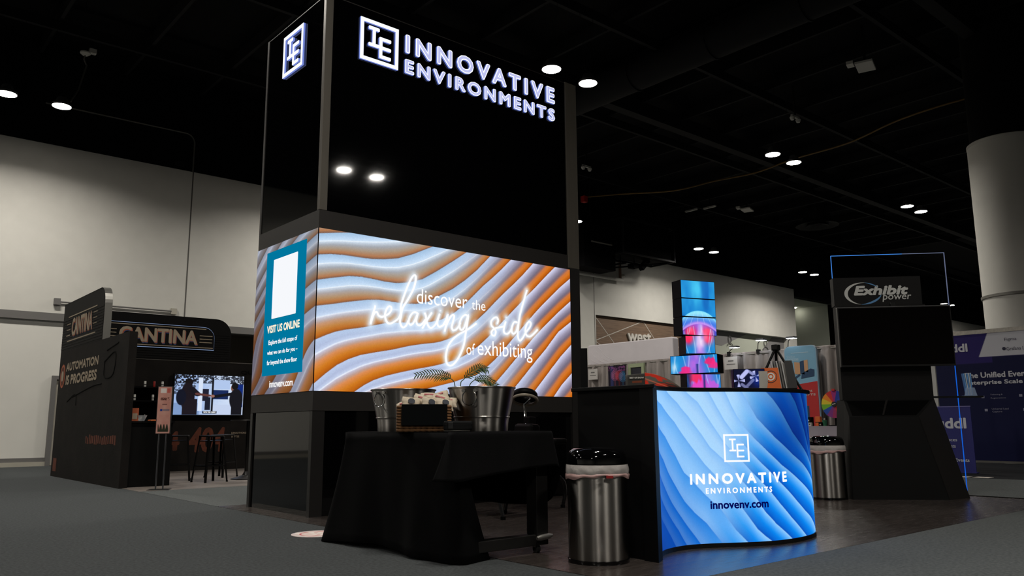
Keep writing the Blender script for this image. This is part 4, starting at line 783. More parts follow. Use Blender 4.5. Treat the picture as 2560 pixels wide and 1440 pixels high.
es = thing('easel', 'small black tripod easel standing on the counter behind the orange card', 'easel', (6.125, 3.69, zt))
for a in ((-.095, .15, 0), (.095, -.16, 0), (.175, .11, 0)): obj('leg', cyl(B(), (0, 0, .36), a, .011, n=8), TB, es)
obj('clamp', bx((-.026, -.03, .335), (.03, .03, .385)), TB, es, bevel=.008)
up_ = thing('upright_panel', 'black upright panel standing beside the right post of the LED tower', 'panel', (5.885, 5.71, .004), -.85)
obj('panel', bx((-.035, -.02, 0), (.035, .02, 1.66)), CBLK, up_); obj('foot', bx((-.1, -.15, 0), (.1, .15, .02)), CBLK, up_)
# ================================================================ kiosk
KB = pm('kiosk_black', (6, 6, 6), .6, spec=.2, noise=.06, nscale=12); KC = pm('kiosk_column', (10, 8, 8), .5, spec=.2); KE = pm('kiosk_side', (24, 22, 21), .6, spec=.2, noise=.06, nscale=20)
ks = thing('screen_kiosk', 'black demo kiosk with a large dark screen and glowing clear acrylic edge', 'kiosk', (9.466, 4.805, .003), math.atan2(-.741, .6715))
cbm = B(); P_ = {k: cbm.verts.new(v) for k, v in dict(a=(0, 0, 0), b=(1.08, 0, 0), c=(1.42, .3, 0), d=(-.02, .3, 0), e=(.025, 0, .967), f=(.818, 0, .967), g=(1.115, .3, 1.18), h=(.055, .3, 1.18), i=(1.42, .62, 0), j=(-.02, .62, 0), k=(1.115, .62, 1.18), l=(.055, .62, 1.18)).items()}
for q in ('abfe', 'bcgf', 'dhea', 'efgh', 'cikg', 'jdhl'.replace('jdhl', 'djlh'), 'ijlk', 'ghlk'): cbm.faces.new([P_[x] for x in q])
kc = obj('cabinet', cbm, KB, ks)
obj('side_panel', prism(B(), [(0, 0), (1, 0), (1, 1), (0, 1)], lambda u, v, d=0: (Vector((1.08, 0, 0)).lerp(Vector((1.42, .3, 0)), u)).lerp(Vector((.818, 0, .967)).lerp(Vector((1.115, .3, 1.18)), u), v)+Vector((.006, -.006, 0))*d, 0, 1), KE, ks)
rc = B(); sl = lambda u, v, d=0: Vector((.025, 0, .967)).lerp(Vector((.818, 0, .967)), u).lerp(Vector((.055, .3, 1.18)).lerp(Vector((1.115, .3, 1.18)), u), v)+Vector((0, -.58, .81))*d*.01
prism(rc, [(.05, .08), (.47, .08), (.47, .92), (.03, .92)], sl, .1, .3); prism(rc, [(.5, .08), (.95, .08), (.97, .92), (.5, .92)], sl, .1, .3)
obj('bay_shade_sheet', rc, pm('bay_shade_black', (2, 2, 2), .9, spec=.05), ks); obj('divider', prism(B(), [(.472, .05), (.498, .05), (.498, .95), (.472, .95)], sl, .1, 1.2), KE, ks)  # flat black sheets on the slope, painting the shade inside two open compartments
obj('column', bx((.045, .3, 1.18), (1.12, .44, 2.36)), KC, ks); lp = obj('logo_panel', bx((.032, .3, 2.36), (1.09, .44, 2.72)), pm('logo_black', (16, 15, 15), .5, spec=.2), ks)
FK = frame((0, .298, 0), (1, 0, 0), (0, 0, 1), (0, -1, 0)); KM = chain(ks); FKw = lambda u, v, d=0: KM @ FK(u, v, d)
LG = pm('logo_white', (196, 196, 192), .6); LB = pm('logo_blue', (88, 138, 186), .6)
fit('lettering', 'Exhibit', FKw, .275, 2.487, .935, 2.612, lp, LG, d=.002, offset=.07, shear=.22); fit('lettering', 'power', FKw, .615, 2.40, .965, 2.485, lp, LG, d=.002, offset=.01, shear=.15)
def crescent(a0, a1, w0, name, mt, rx=.225, rz=.142, cx=.385, cz=2.513):
    n = 24; up_ = []; dn = []
    for i in range(n+1):
        f = i/n; a = math.radians(a0+(a1-a0)*f); w_ = w0*math.sin(math.pi*f)+.002; up_.append((cx+(rx)*math.cos(a), cz+rz*math.sin(a))); dn.append((cx+(rx-w_)*math.cos(a), cz+(rz-w_*.7)*math.sin(a)))
    obj(name, prism(B(), up_+dn[::-1], FK, .001, .003), mt, lp)
crescent(80, 262, .04, 'swoosh', LG); crescent(262, 352, .03, 'swoosh', LB); crescent(30, 84, .016, 'swoosh', LB)
tv = obj('television', bx((.032, .2, 1.58), (1.378, .26, 2.325)), pm('tv_frame', (12, 11, 11), .35), ks, bevel=.004); obj('dark_screen', bx((.045, .196, 1.605), (1.365, .201, 2.312)), pm('tv_glass', (5, 3, 3), .15, spec=.15), tv); obj('frame_edge', bx((.032, .198, 2.322), (1.378, .26, 2.328)), pm('tv_edge', (150, 150, 150), .3, metal=.8), tv)
obj('tv_mount', bx((.4, .26, 1.8), (.8, .3, 2.1)), KC, ks); wc_ = obj('webcam', bx((.675, .2, 2.328), (.735, .24, 2.372)), pm('webcam_black', (20, 20, 20), .3), ks, bevel=.006)
GL = pm('clear_acrylic', (250, 252, 255), .0, trans=1); GL.node_tree.nodes['Principled BSDF'].inputs['IOR'].default_value = 1.12
gl_ = obj('acrylic_sheet', bx((.07, .449, 0), (1.462, .457, 3.04)), GL, ks)
EB = glow('edge_blue', (70, 140, 230), .75); EW = glow('edge_pale', (120, 130, 160), .6)
obj('lit_edge', bx((.068, .446, 3.036), (.95, .46, 3.043)), EB, gl_); obj('lit_edge', bx((.95, .446, 3.036), (1.464, .46, 3.043)), EW, gl_); obj('lit_edge', bx((.066, .446, 2.7), (.073, .46, 3.04)), EB, gl_); obj('lit_edge', bx((1.459, .446, 1.6), (1.466, .46, 3.04)), EW, gl_); obj('lit_edge', bx((1.459, .446, .01), (1.466, .46, 1.6)), glow('edge_blue2', (24, 100, 220), .8), gl_)
obj('shelf', bx((1.08, .3, 1.195), (1.70, .44, 1.215)), KB, ks)
bh = thing('brochure_holder', 'clear holder of blue-edged leaflets on the side shelf of the kiosk', 'brochure holder', tuple(KM @ Vector((1.56, .36, 1.2155))), math.atan2(-.741, .6715))
obj('stand', prism(B(), [(-.075, 0), (.075, 0), (.05, .1), (-.05, .1)], lambda u, v, d=0: Vector((u, d, v)), -.045, -.04), pm('holder_clear', (170, 190, 220), .1, alpha=.35), bh); obj('base', bx((-.075, -.045, 0), (.075, .04, .005)), pm('holder_clear', (170, 190, 220), .1, alpha=.35), bh)
for i in range(5): obj('leaflet', prism(B(), [(-.035+i*.014, .008), (-.026+i*.014, .008), (-.05+i*.02, .275), (-.06+i*.02, .275)], lambda u, v, d=0: Vector((u, d, v)), -.03, .03), pm('leaflet_%d' % (i % 2), ((96, 150, 210), (190, 196, 204))[i % 2], .5), bh)
# ================================================================ the cantina booth on the left
GRUNGE = pm('grunge_black', (24, 21, 19), .8, spec=.15, noise=.45, nscale=3, bump=.2, bscale=40)
BEIGE = pm('print_beige', (166, 150, 128), .7); RUST = pm('print_rust', (94, 42, 20), .8, noise=.35, nscale=12); PBLUE = pm('print_blue', (34, 66, 120), .7); PRED = pm('print_orange', (170, 84, 48), .7); PBLK = pm('print_black', (9, 8, 8), .9, spec=.1)
SLAT = pm('slat_black', (12, 11, 11), .7, spec=.15)
SILV = pm('silver_edge', (168, 166, 160), .3, metal=.8)
gw = thing('bar_side_wall', 'dark grunge printed side wall with the words automation is progress', 'booth wall', (3.66, 15.45, 0))
obj('wall_body', bx((3.6, 13.2, 0), (3.72, 17.74, 2.37)), GRUNGE, gw, True)
FG = frame((3.6, 0, 0), (0, -1, 0), (0, 0, 1), (-1, 0, 0))
fit('lettering', 'AUTOMATION', FG, -17.16, 1.955, -14.89, 2.115, gw, BEIGE, offset=.06); fit('lettering', 'IS PROGRESS', FG, -17.12, 1.70, -14.93, 1.885, gw, BEIGE, offset=.06)
em = B(); [prism(em, [(-17.42+.19*s*math.cos(a), 1.88+.225*s*math.sin(a)) for a in np.linspace(0, 2*math.pi, 29)[:-1]], FG, d0, d0+.002) for s, d0 in ((1, .001),)]; eo = obj('emblem', em, PRED, gw, True)
obj('emblem_ring', prism(B(), [(-17.42+.15*math.cos(a), 1.88+.18*math.sin(a)) for a in np.linspace(0, 2*math.pi, 29)[:-1]], FG, .003, .005), RUST, eo, True); obj('emblem_core', prism(B(), [(-17.42+.08*math.cos(a), 1.88+.1*math.sin(a)) for a in np.linspace(0, 2*math.pi, 29)[:-1]], FG, .005, .007), BEIGE, eo, True)
rd = random.Random(3); gb = B(); x = -15.32
while x < -13.56: wv = rd.uniform(.04, .09); box(gb, (3.597, -x-wv, .63+rd.uniform(0, .02)), (3.6, -x, .77+rd.uniform(-.03, .02))); x += wv+rd.uniform(.02, .06)
obj('red_lettering', gb, RUST, gw, True)
gd_ = B()
for pts in (((-14.4, 2.16), (-13.75, 2.24)), ((-14.5, 1.98), (-13.9, 2.1), (-13.95, 1.75), (-14.45, 1.72), (-14.5, 1.98)), ((-16.6, 1.45), (-15.2, 1.6), (-14.6, 1.62)), ((-16.9, 1.38), (-16.3, 1.5), (-16.2, 1.3))): tube(gd_, [FG(u, v, -.008) for u, v in smoothpath(pts, 5)], .018, 6)
obj('graffiti', gd_, PBLK, gw, True); obj('floor_sticker', prism(B(), [(-17.6, .1), (-17.33, .1), (-17.33, .34), (-17.6, .34)], FG, .001, .003), RUST, gw, True)
def cantina_sign(t, fr, u0, u1, v0, v1, par):
    k = (v1-v0)
    for du, dv, m, d in ((.06*k, -.1*k, PBLUE, .004), (.045*k, -.045*k, PRED, .006), (0, 0, BEIGE, .008)): fit('lettering', 'CANTINA', fr, u0+du, v0+dv, u1+du, v1+dv, par, m, d=d, offset=.05 if m is not BEIGE else .04)
def strips(par, fr, rows, h=.02, mt=None):
    for a, b, v in rows: obj('pinstripe', prism(B(), [(a, v), (b, v), (b, v+h), (a, v+h)], fr, .002, .006), mt or BEIGE, par, True)
s1 = thing('cantina_sign', 'black slatted cantina sign with silver edge standing on the dark side wall', 'sign', (3.66, 16.2, 2.37))
op_ = rrect(-17.74, 2.371, -14.75, 3.3, .3, 8, (0, 0, 1, 0)); 
obj('sign_body', prism(B(), op_, FG, -.11, 0), SLAT, s1, True)
sl_ = B(); [box(sl_, (3.594, 14.78, z), (3.6, 17.72, z+.028)) for z in np.arange(2.40, 2.95, .05)]; obj('slats', sl_, SLAT, s1, True)
ed = B(); ep = [(u, v) for u, v in op_ if u > -15.06 or v > 3.29][0:]; ep = [p for p in op_[1:]]
for (a, b), (c, d) in zip(ep, ep[1:]): ed.faces.new([ed.verts.new(FG(a, b, .004)), ed.verts.new(FG(c, d, .004)), ed.verts.new(FG(c+.004, d+.004, -.114)), ed.verts.new(FG(a+.004, b+.004, -.114))])
obj('silver_edge', ed, SILV, s1, True)
cantina_sign(s1, FG, -16.98, -15.5, 2.62, 2.96, s1)
strips(s1, FG, [(-17.3, -15.25, 3.0), (-17.3, -15.25, 2.53), (-17.38, -17.1, 2.86), (-17.38, -17.1, 2.75), (-17.38, -17.1, 2.64), (-15.45, -15.2, 2.9), (-15.45, -15.2, 2.8), (-15.45, -15.2, 2.7)])
bw_ = thing('bar_back_wall', 'dark grunge printed back wall of the bar with orange 404 graffiti', 'booth wall', (6.1, 17.56, 0))
obj('wall_body', bx((3.72, 17.5, 0), (8.6, 17.62, 2.29)), GRUNGE, bw_, True); obj('top_strip', bx((3.72, 17.49, 2.285), (8.6, 17.62, 2.3)), pm('strip_grey', (96, 92, 86), .6), bw_, True)
FB = frame((0, 17.5, 0), (1, 0, 0), (0, 0, 1), (0, -1, 0))
fit('graffiti', '404', FB, 6.08, .37, 6.86, .9, bw_, RUST, d=.002, offset=.04, shear=.1); fit('graffiti', '4', FB, 5.6, .42, 5.9, .82, bw_, RUST, d=.002, offset=.05)
fit('lettering', '[UNAUTHORIZED X', FB, 6.995, .745, 7.45, .79, bw_, BEIGE, offset=.02); fit('lettering', 'SOFTSE', FB, 6.995, .675, 7.17, .715, bw_, BEIGE, offset=.02); fit('lettering', 'QU', FB, 7.14, 2.04, 7.42, 2.13, bw_, PBLK, offset=.03)
s2 = thing('cantina_sign', 'wide black cantina sign with a glowing rim on the bar back wall', 'sign', (5.3, 17.5, 2.3))
obj('sign_body', prism(B(), rrect(3.9, 2.301, 6.87, 3.23, .34, 8, (0, 0, 1, 0)), FB, -.1, .02), SLAT, s2, True)
sl_ = B(); [box(sl_, (3.92, 17.472, z), (6.83, 17.48, z+.028)) for z in np.arange(2.32, 2.9, .05)]; obj('slats', sl_, SLAT, s2, True)
obj('glow_rim', prism(B(), rrect(4.1, 2.537, 6.498, 3.033, .235, 8, (0, 0, 1, 0)), FB, .03, .032), glow('rim_glow', (150, 172, 214), .55), s2, True)
ib = obj('inset_panel', prism(B(), rrect(4.1, 2.55, 6.485, 3.02, .23, 8, (0, 0, 1, 0)), FB, .033, .06), SLAT, s2, True)
FB2 = frame((0, 17.44, 0), (1, 0, 0), (0, 0, 1), (0, -1, 0)); cantina_sign(s2, FB2, 4.55, 6.12, 2.64, 2.94, ib)
strips(ib, FB2, [(4.15, 6.3, 2.975), (4.15, 6.46, 2.575), (4.15, 4.5, 2.86), (4.15, 4.5, 2.79), (4.15, 4.5, 2.72), (6.17, 6.44, 2.83), (6.17, 6.44, 2.76), (6.17, 6.44, 2.69)], .016)
# television with two men bumping fists
def tv_col(U, V):
    x = U/1.47; y = V/.825; n = .6*noise2(U, V*1.6, 34, 4)+.4*noise2(U, V, 80, 8); c = mix(np.array([150, 178, 226.])*np.ones(U.shape+(1,)), np.array([226, 236, 252.]), sst(.2, .8, x)*.6+.2*n)
    c = mix(c, np.array([20, 22, 30.]), (((y > .8)*sst(.68, .5, n)+(x < .3)*(y > .5)*sst(.62, .46, n)*.8)*.85).clip(0, 1)); c = mix(c, np.array([112, 140, 186.]), (x < .36)*(y < .3)*.7)
    def rect(a, b, d, e, col, k=1.): nonlocal c; c = mix(c, np.array(col, float), ((x > a)*(x < b)*(y > d)*(y < e))*k)
    def ell(a, b, rx, ry, col): nonlocal c; c = mix(c, np.array(col, float), sst(1.06, .94, np.hypot((x-a)/rx, (y-b)/ry)))
    rect(.34, .4, .1, .95, (214, 226, 246)); rect(.4, .49, .35, .66, (28, 28, 48)); rect(.53, .56, .08, .95, (14, 16, 24)); rect(.56, .78, .4, .64, (20, 40, 90)); rect(.44, .52, .12, .45, (24, 28, 44)); rect(.56, .8, .66, .9, (176, 198, 236)); rect(.8, 1, .0, .2, (60, 66, 96)); rect(.56, 1, .0, .26, (196, 210, 238)); rect(.9, 1, .2, .8, (10, 40, 120))
    ell(.2, .82, .055, .1, (18, 14, 16)); ell(.19, .45, .1, .36, (24, 18, 26)); rect(.12, .33, 0, .4, (26, 20, 28)); ell(.1, .44, .07, .2, (14, 18, 34))
    c = mix(c, np.array([20, 18, 26.]), segdist(x, y, [(.24, .66), (.33, .52)]) < .05); c = mix(c, np.array([96, 56, 52.]), segdist(x, y, [(.32, .53), (.5, .49)]) < .028)
    ell(.86, .7, .045, .1, (120, 84, 72)); ell(.875, .75, .05, .09, (16, 14, 16)); ell(.9, .4, .1, .28, (18, 18, 26)); rect(.83, .99, 0, .4, (18, 18, 26)); c = mix(c, np.array([18, 18, 26.]), segdist(x, y, [(.86, .55), (.58, .47)]) < .038); ell(.55, .48, .03, .035, (150, 104, 92)); rect(.41, .62, .03, .095, (14, 22, 44))
    return c
tvb = thing('wall_television', 'wall television showing two men bumping fists in a show hall', 'television', (6.43, 17.4, 1.15))
to = obj('tv_body', bx((5.675, 17.4, 1.14), (7.195, 17.46, 2.015)), pm('tv_frame', (12, 11, 11), .35), tvb, True); obj('bracket', bx((6.2, 17.46, 1.4), (6.7, 17.5, 1.8)), PBLK, tvb, True)
ts = painted('screen', planar((5.695, 17.397, 1.16), (1, 0, 0), (0, 0, 1)), 0, 0, 1.48, .835, 240, 140, tv_col, SCREEN, to)
fit('caption', 'WITH THE CLIENT,', frame((5.695, 17.395, 1.16), (1, 0, 0), (0, 0, 1), (0, -1, 0)), .625, .035, .895, .07, ts, d=.001, offset=.04)
# bar counter, shelves and what stands on them
bar = thing('bar_counter', 'plain black bar counter between the dark side wall and the stools', 'bar', (4.05, 14.6, .004))
obj('body', bx((3.722, 13.31, .004), (4.37, 16.0, .97)), pm('bar_black', (7, 7, 7), .6, spec=.15), bar, True); obj('bar_top', bx((3.722, 13.29, .97), (4.39, 16.02, .998)), pm('bar_top_black', (14, 13, 13), .3), bar, True)
shf = thing('bar_shelf', 'black two-level shelf unit behind the bar holding drink cans', 'shelf', (4.85, 16.6, .004))
shb = B(); box(shb, (4.42, 16.72, .004), (5.35, 16.75, 1.7)); obj('back_panel', shb, PBLK, shf, True)
for z in (1.395, 1.655): obj('shelf_board', bx((4.42, 16.45, z), (5.35, 16.72, z+.02)), PBLK, shf, True)
for x in (4.42, 5.33): obj('upright', bx((x, 16.46, .004), (x+.02, 16.72, 1.655)), PBLK, shf, True)
def can(loc, label, red=False):
    t = thing('drink_can', label, 'can', loc, 0, 'cans on the bar shelves'); 
    if red: t['group'] = 'cans on the bar shelves'
    obj('body', lathe(B(), [(.018, 0), (.021, .006), (.021, .105), (.018, .115)], n=16), pm('can_red' if red else 'can_white', (150, 40, 34) if red else (206, 204, 198), .4), t, smooth=True); 
    if not red: obj('stripe', lathe(B(), [(.0215, .045), (.0215, .06)], n=16, cap0=False, cap1=False), PBLK, t)
for i, (x, z) in enumerate(((4.555, 1.675), (4.86, 1.675), (5.185, 1.675), (4.685, 1.415), (5.02, 1.415))):
    can((x, 16.55, z), ('white drink can on the upper bar shelf, nearest the dark side wall', 'white drink can in the middle of the upper bar shelf', 'white drink can on the upper bar shelf beside the poster frame', 'white drink can on the lower bar shelf, left one', 'white drink can on the lower bar shelf beside the poster frame')[i])
can((5.03, 16.55, 1.675), 'red drink can on the upper bar shelf', True)
mcard = thing('menu_card', 'small orange and cream card standing on the bar top', 'card', (3.78, 13.4, .9985)); obj('card', bx((-.02, -.004, 0), (.09, .004, .2)), PRED, mcard); obj('print', bx((.0, -.0055, .03), (.07, -.004, .12)), BEIGE, mcard)
ctb = thing('clear_tub', 'clear plastic tub on the bar top', 'tub', (3.86, 13.42, .9985)); obj('tub', lathe(B(), [(.05, 0), (.09, .09), (.088, .09), (.048, .004)], (.06, .02, 0), 20, True, False), pm('tub_clear', (190, 192, 196), .15, alpha=.5), ctb, smooth=True); obj('scoop', tube(B(), [(.02, .02, .02), (.07, .03, .05), (.12, .03, .1)], .008, 6), SILV, ctb)
otr = thing('orange_tray', 'orange tray lying on the bar top', 'tray', (4.13, 13.42, .9985)); obj('tray', bx((-.09, -.08, 0), (.13, .08, .02)), pm('tray_orange', (226, 118, 62), .4), otr, bevel=.006); obj('liner', bx((-.08, -.07, .02), (.12, .07, .023)), BEIGE, otr)
# poster stand
ps = thing('poster_stand', 'pink event poster in a black frame on a two-pole floor stand', 'sign stand', (3.965, 12.5, .004), math.radians(-30))
obj('base', bx((-.15, -.1, 0), (.15, .1, .006)), pm('stand_black', (20, 20, 20), .4), ps); 
for x in (-.05, .05): obj('pole', cyl(B(), (x, 0, .006), (x, 0, .83), .011, n=12), pm('pole_steel', (120, 120, 124), .2, metal=.9), ps, smooth=True)
pf = obj('frame', bx((-.105, -.012, .80), (.105, .012, 1.5)), pm('stand_black', (20, 20, 20), .4), ps, bevel=.003)
def poster_col(U, V):
    x = U/.19; y = V/.68; c = mix(np.array([196, 136, 124.])*np.ones(U.shape+(1,)), np.array([206, 156, 142.]), noise2(U, V, 20, 2)); c = mix(c, np.array([206, 150, 140.]), (y > .86)*(x > .15)*(x < .62)*1.); c = mix(c, np.array([226, 216, 210.]), (y > .87)*(y < .97)*(x > .18)*(x < .6)); c = mix(c, np.array([190, 70, 60.]), (y > .87)*(y < .97)*(x > .65)*(x < .9)*.7)
    c = mix(c, np.array([90, 50, 46.]), (np.abs(y-.74) < .03)*(x > .2)*(x < .85)*(noise2(U, V, 90, 5) > .35)); c = mix(c, np.array([110, 70, 66.]), (np.abs(y-.62) < .012)*(x > .35)*(x < .7)*.8); c = mix(c, np.array([30, 60, 140.]), (np.abs(y-.5) < .022)*(x > .2)*(x < .38)); c = mix(c, np.array([80, 90, 120.]), (np.abs(y-.5) < .018)*(x > .42)*(x < .9)*.6)
    tr_ = np.abs(np.sin(x*14))*.12+.06; return mix(c, np.array([44, 48, 34.]), (y < tr_+.02)*(y > .03)*(x > .12)*(x < .9))
painted('poster', lambda u, v: np.array([list(chain(ps) @ Vector((a, -.0135, b))) for a, b in zip(u, v)]), -.095, .81, .095, 1.49, 40, 130, lambda U, V: poster_col(U+.095, V-.81), attr_mat('print', False, .6), pf)
# stools and bistro table
def stool(loc, rz, label):
    t = thing('bar_stool', label, 'stool', loc, rz, 'black metal bar stools'); MB = pm('stool_black', (14, 13, 13), .3, metal=.3)
    obj('seat', prism(B(), rrect(-.155, -.155, .155, .155, .04, 5), lambda u, v, d=0: Vector((u, v, d)), .735, .762), MB, t, bevel=.006)
    for sx in (-1, 1):
        for sy in (-1, 1): 
            lb = B(); loft(lb, [[(sx*(x+a), sy*(x+b), z) for a, b in ((-.022, .008), (.008, .008), (.008, -.022))] for x, z in ((.135, .735), (.2, .03), (.202, .0))]); o = obj('leg', lb, MB, t); m = o.modifiers.new('t', 'SOLIDIFY'); m.thickness = .006
            obj('foot_cap', cyl(B(), (sx*.2, sy*.2, 0), (sx*.2, sy*.2, .02), .018, n=8), PBLK, o)
    for a in range(4):
        M = Matrix.Rotation(a*math.pi/2, 4, 'Z'); obj('foot_rail', bx((-.18, .172, .255), (.18, .184, .275), M), MB, t); 
    obj('top_rail', bx((-.14, -.14, .66), (.14, .14, .675)), MB, t)
stool((5.13, 13.67, .004), math.radians(12), 'black metal bar stool standing free in the middle of the bar floor'); stool((4.86, 14.42, .004), math.radians(-20), 'black metal bar stool beside the end of the bar counter'); stool((5.78, 14.85, .004), math.radians(30), 'black metal bar stool behind the round bistro table')
bt = thing('bistro_table', 'tall round black bistro table half hidden by the LED tower', 'table', (5.87, 13.93, .004)); KT = pm('bistro_black', (18, 16, 15), .35)
obj('table_top', lathe(B(), [(.3, 1.0), (.305, 1.008), (.3, 1.02)], n=40), KT, bt, smooth=True); obj('post', cyl(B(), (0, 0, .04), (0, 0, 1.0), .035, n=16), KT, bt, smooth=True); obj('base', lathe(B(), [(.26, 0), (.26, .012), (.16, .035), (.07, .07), (.04, .13)], n=40), KT, bt, smooth=True)

# ================================================================ right background
DRAPE = pm('drape_grey', (150, 142, 138), .75, spec=.25, noise=.12, nscale=5, stretch=(1, 8, .6), bump=.15, bscale=200)
def drape(y0, y1, label, i):
    t = thing('drape', label, 'curtain', (15.42, (y0+y1)/2, .003), 0, None); n = int((y1-y0)*42); rows = []; rn = np.random.default_rng(i); ph = rn.random(3)*6
    for z, am in ((2.45, .014), (2.42, .03), (2.38, .012), (2.34, .03), (1.6, .05), (.8, .055), (.01, .06)): rows.append([(15.42+am*(math.sin(y*21+ph[0])+.6*math.sin(y*37+ph[1]+z*.6)+.4*math.sin(y*9+ph[2])), y, z) for y in np.linspace(y0, y1, n)])
    o = obj('curtain', loft(B(), rows), DRAPE, t, True, smooth='all'); m = o.modifiers.new('t', 'SOLIDIFY'); m.thickness = .004
    obj('rail', cyl(B(), (15.42, y0, 2.395), (15.42, y1, 2.395), .012, n=8), GAL, t, True); obj('upright', cyl(B(), (15.5, y0+.03, .0), (15.5, y0+.03, 2.42), .02, n=8), GAL, t, True)
drape(6.9, 8.8, 'grey drape panel behind the prize wheel', 1); drape(8.81, 11.3, 'grey drape panel with spotlights along its top rail', 2); drape(11.31, 14.2, 'grey drape panel under the white cloth-covered sign', 3); drape(14.21, 18.5, 'grey drape panel nearest the LED tower post', 4)
wf = thing('covered_sign', 'long white fabric-covered sign box rising above the grey drapes', 'sign', (15.62, 13.5, .003)); WF = pm('white_fabric', (214, 208, 212), .85, spec=.15, noise=.04, nscale=3, bump=.5, bscale=3)
fb = B(); rr_ = rrect(-14.94, 2.41, -12.1, 2.98, .05, 5); FW = frame((15.55, 0, 0), (0, -1, 0), (0, 0, 1), (-1, 0, 0)); prism(fb, rr_, FW, -.22, 0); obj('fabric_cover', fb, WF, wf, True, bevel=.025)
wk = B()
for k in range(5): tube(wk, [FW(u, v, .0) for u, v in smoothpath(((-14.9+k*.09, 2.5+.1*k), (-14.8+k*.12, 2.47+.05*k), (-14.65+k*.16, 2.44+.02*k)), 5)], .006, 6)
obj('creases', wk, WF, wf, True, smooth='all')
for y in (14.6, 12.5): obj('support_post', cyl(B(), (15.7, y, .003), (15.7, y, 2.45), .03, n=10), GAL, wf, True)
WS = pm('card_white', (190, 186, 182), .7)
for y0, y1, z0, z1, lab in ((14.37, 14.7, 2.05, 2.325, 'small white booth number card pinned high on the drape next to the tower'), (10.17, 10.51, 2.085, 2.36, 'white booth card on the drape right of the video column')):
    t = thing('booth_card', lab, 'sign', (15.3, (y0+y1)/2, z0)); obj('card', bx((15.3, y0, z0), (15.31, y1, z1)), WS, t, True); obj('print', bx((15.298, y0+.1, z0+.17), (15.3, y1-.1, z0+.2)), GREYTRIM, t, True); obj('print', bx((15.298, y0+.06, z0+.1), (15.3, y1-.06, z0+.12)), GREYTRIM, t, True); obj('hook', cyl(B(), (15.305, (y0+y1)/2, z1-.02), (15.42, (y0+y1)/2, 2.41), .006, n=6), GAL, t, True)
for i, (yb, ye, ze) in enumerate(((10.44, 10.17, 2.545), (9.70, 9.5, 2.65), (8.98, 8.79, 2.635))):
    t = thing('arm_spotlight', ('black arm spotlight on the drape rail, nearest the video column', 'black arm spotlight in the middle of the drape rail', 'black arm spotlight on the drape rail above the blue and red banner')[i], 'spotlight', (15.38, yb, 2.44), 0, None); o = Vector((15.38, yb, 2.44)); L = lambda x, y, z: Vector((x, y, z))-o
    obj('clamp', bx(L(15.36, yb-.03, 2.39), L(15.45, yb+.03, 2.48)), TB, t); obj('arm', tube(B(), [L(15.38, yb, 2.47), L(15.3, (yb+ye)/2+.03, ze-.04), L(15.22, ye, ze+.02)], .009, 6), TB, t)
    hd = obj('lamp_head', bx(L(15.14, ye-.09, ze), L(15.29, ye+.09, ze+.035)), pm('head_grey', (90, 92, 96), .4), t, bevel=.006); obj('lens', bx(L(15.145, ye-.085, ze-.004), L(15.285, ye+.085, ze)), glow('spot_lens', (235, 245, 255), 14), hd)
# blue and red banner
bn = thing('banner_stand', 'rounded blue and red banner stand in front of the grey drape', 'banner', (14.75, 8.34, .003)); FBn = frame((14.7, 0, 0), (0, -1, 0), (0, 0, 1), (-1, 0, 0))
BLU = pm('banner_blue', (120, 168, 196), .6); REDB = pm('banner_red', (176, 34, 34), .6); TAN = pm('banner_tan', (196, 150, 110), .6); NVY = pm('banner_navy', (30, 62, 96), .6)
obj('panel_body', prism(B(), rrect(-8.69, .01, -8.0, 2.42, .11, 8, (0, 0, 1, 1)), FBn, -.05, 0), pm('banner_rim', (150, 176, 196), .5), bn, True); obj('blue_print', prism(B(), rrect(-8.675, 1.6, -8.015, 2.405, .1, 8, (0, 0, 1, 1)), FBn, .001, .003), BLU, bn, True); obj('red_print', prism(B(), [(-8.675, .02), (-8.015, .02), (-8.015, 1.70), (-8.675, 1.62)], FBn, .004, .006), REDB, bn, True)
fit('lettering', 'Investments Refinite', FBn, -8.54, 2.265, -8.165, 2.295, bn, WS, d=.004) if False else obj('fine_print', prism(B(), [(-8.54, 2.272), (-8.165, 2.272), (-8.165, 2.288), (-8.54, 2.288)], FBn, .004, .005), pm('faint_print', (160, 190, 208), .6), bn, True)
fit('lettering', 'Shelter', FBn, -8.64, 2.185, -8.45, 2.235, bn, pm('faint_print', (160, 190, 208), .6), d=.004); obj('word_box', prism(B(), [(-8.645, 2.12), (-8.385, 2.12), (-8.385, 2.172), (-8.645, 2.172)], FBn, .004, .005), pm('faint_print', (160, 190, 208), .6), bn, True); fit('lettering', 'SWAG', FBn, -8.63, 2.13, -8.4, 2.162, bn, BLU, d=.006)
for q, m in ((((-8.48, 1.86), (-8.36, 1.84), (-8.36, 2.08), (-8.48, 2.1)), TAN), (((-8.36, 1.86), (-8.27, 1.84), (-8.27, 2.12), (-8.36, 2.1)), NVY), (((-8.27, 1.9), (-8.19, 1.88), (-8.19, 2.13), (-8.27, 2.12)), TAN), (((-8.35, 1.76), (-8.07, 1.8), (-8.06, 1.93), (-8.14, 1.95), (-8.33, 1.86)), NVY), (((-8.6, 1.72), (-8.38, 1.86), (-8.36, 1.83), (-8.56, 1.7)), NVY), (((-8.63, 1.83), (-8.5, 1.8), (-8.48, 1.72), (-8.62, 1.73)), TAN)): obj('picture', prism(B(), q, FBn, .006, .008), m, bn, True)
fit('lettering', 'eat', FBn, -8.255, 1.495, -8.13, 1.535, bn, WS, d=.008, offset=.02); fit('lettering', 'GIFTS', FBn, -8.34, 1.42, -8.07, 1.46, bn, WS, d=.008, offset=.03); obj('picture', prism(B(), [(-8.29, .95), (-8.22, .95), (-8.22, 1.22), (-8.29, 1.22)], FBn, .007, .009), NVY, bn, True)
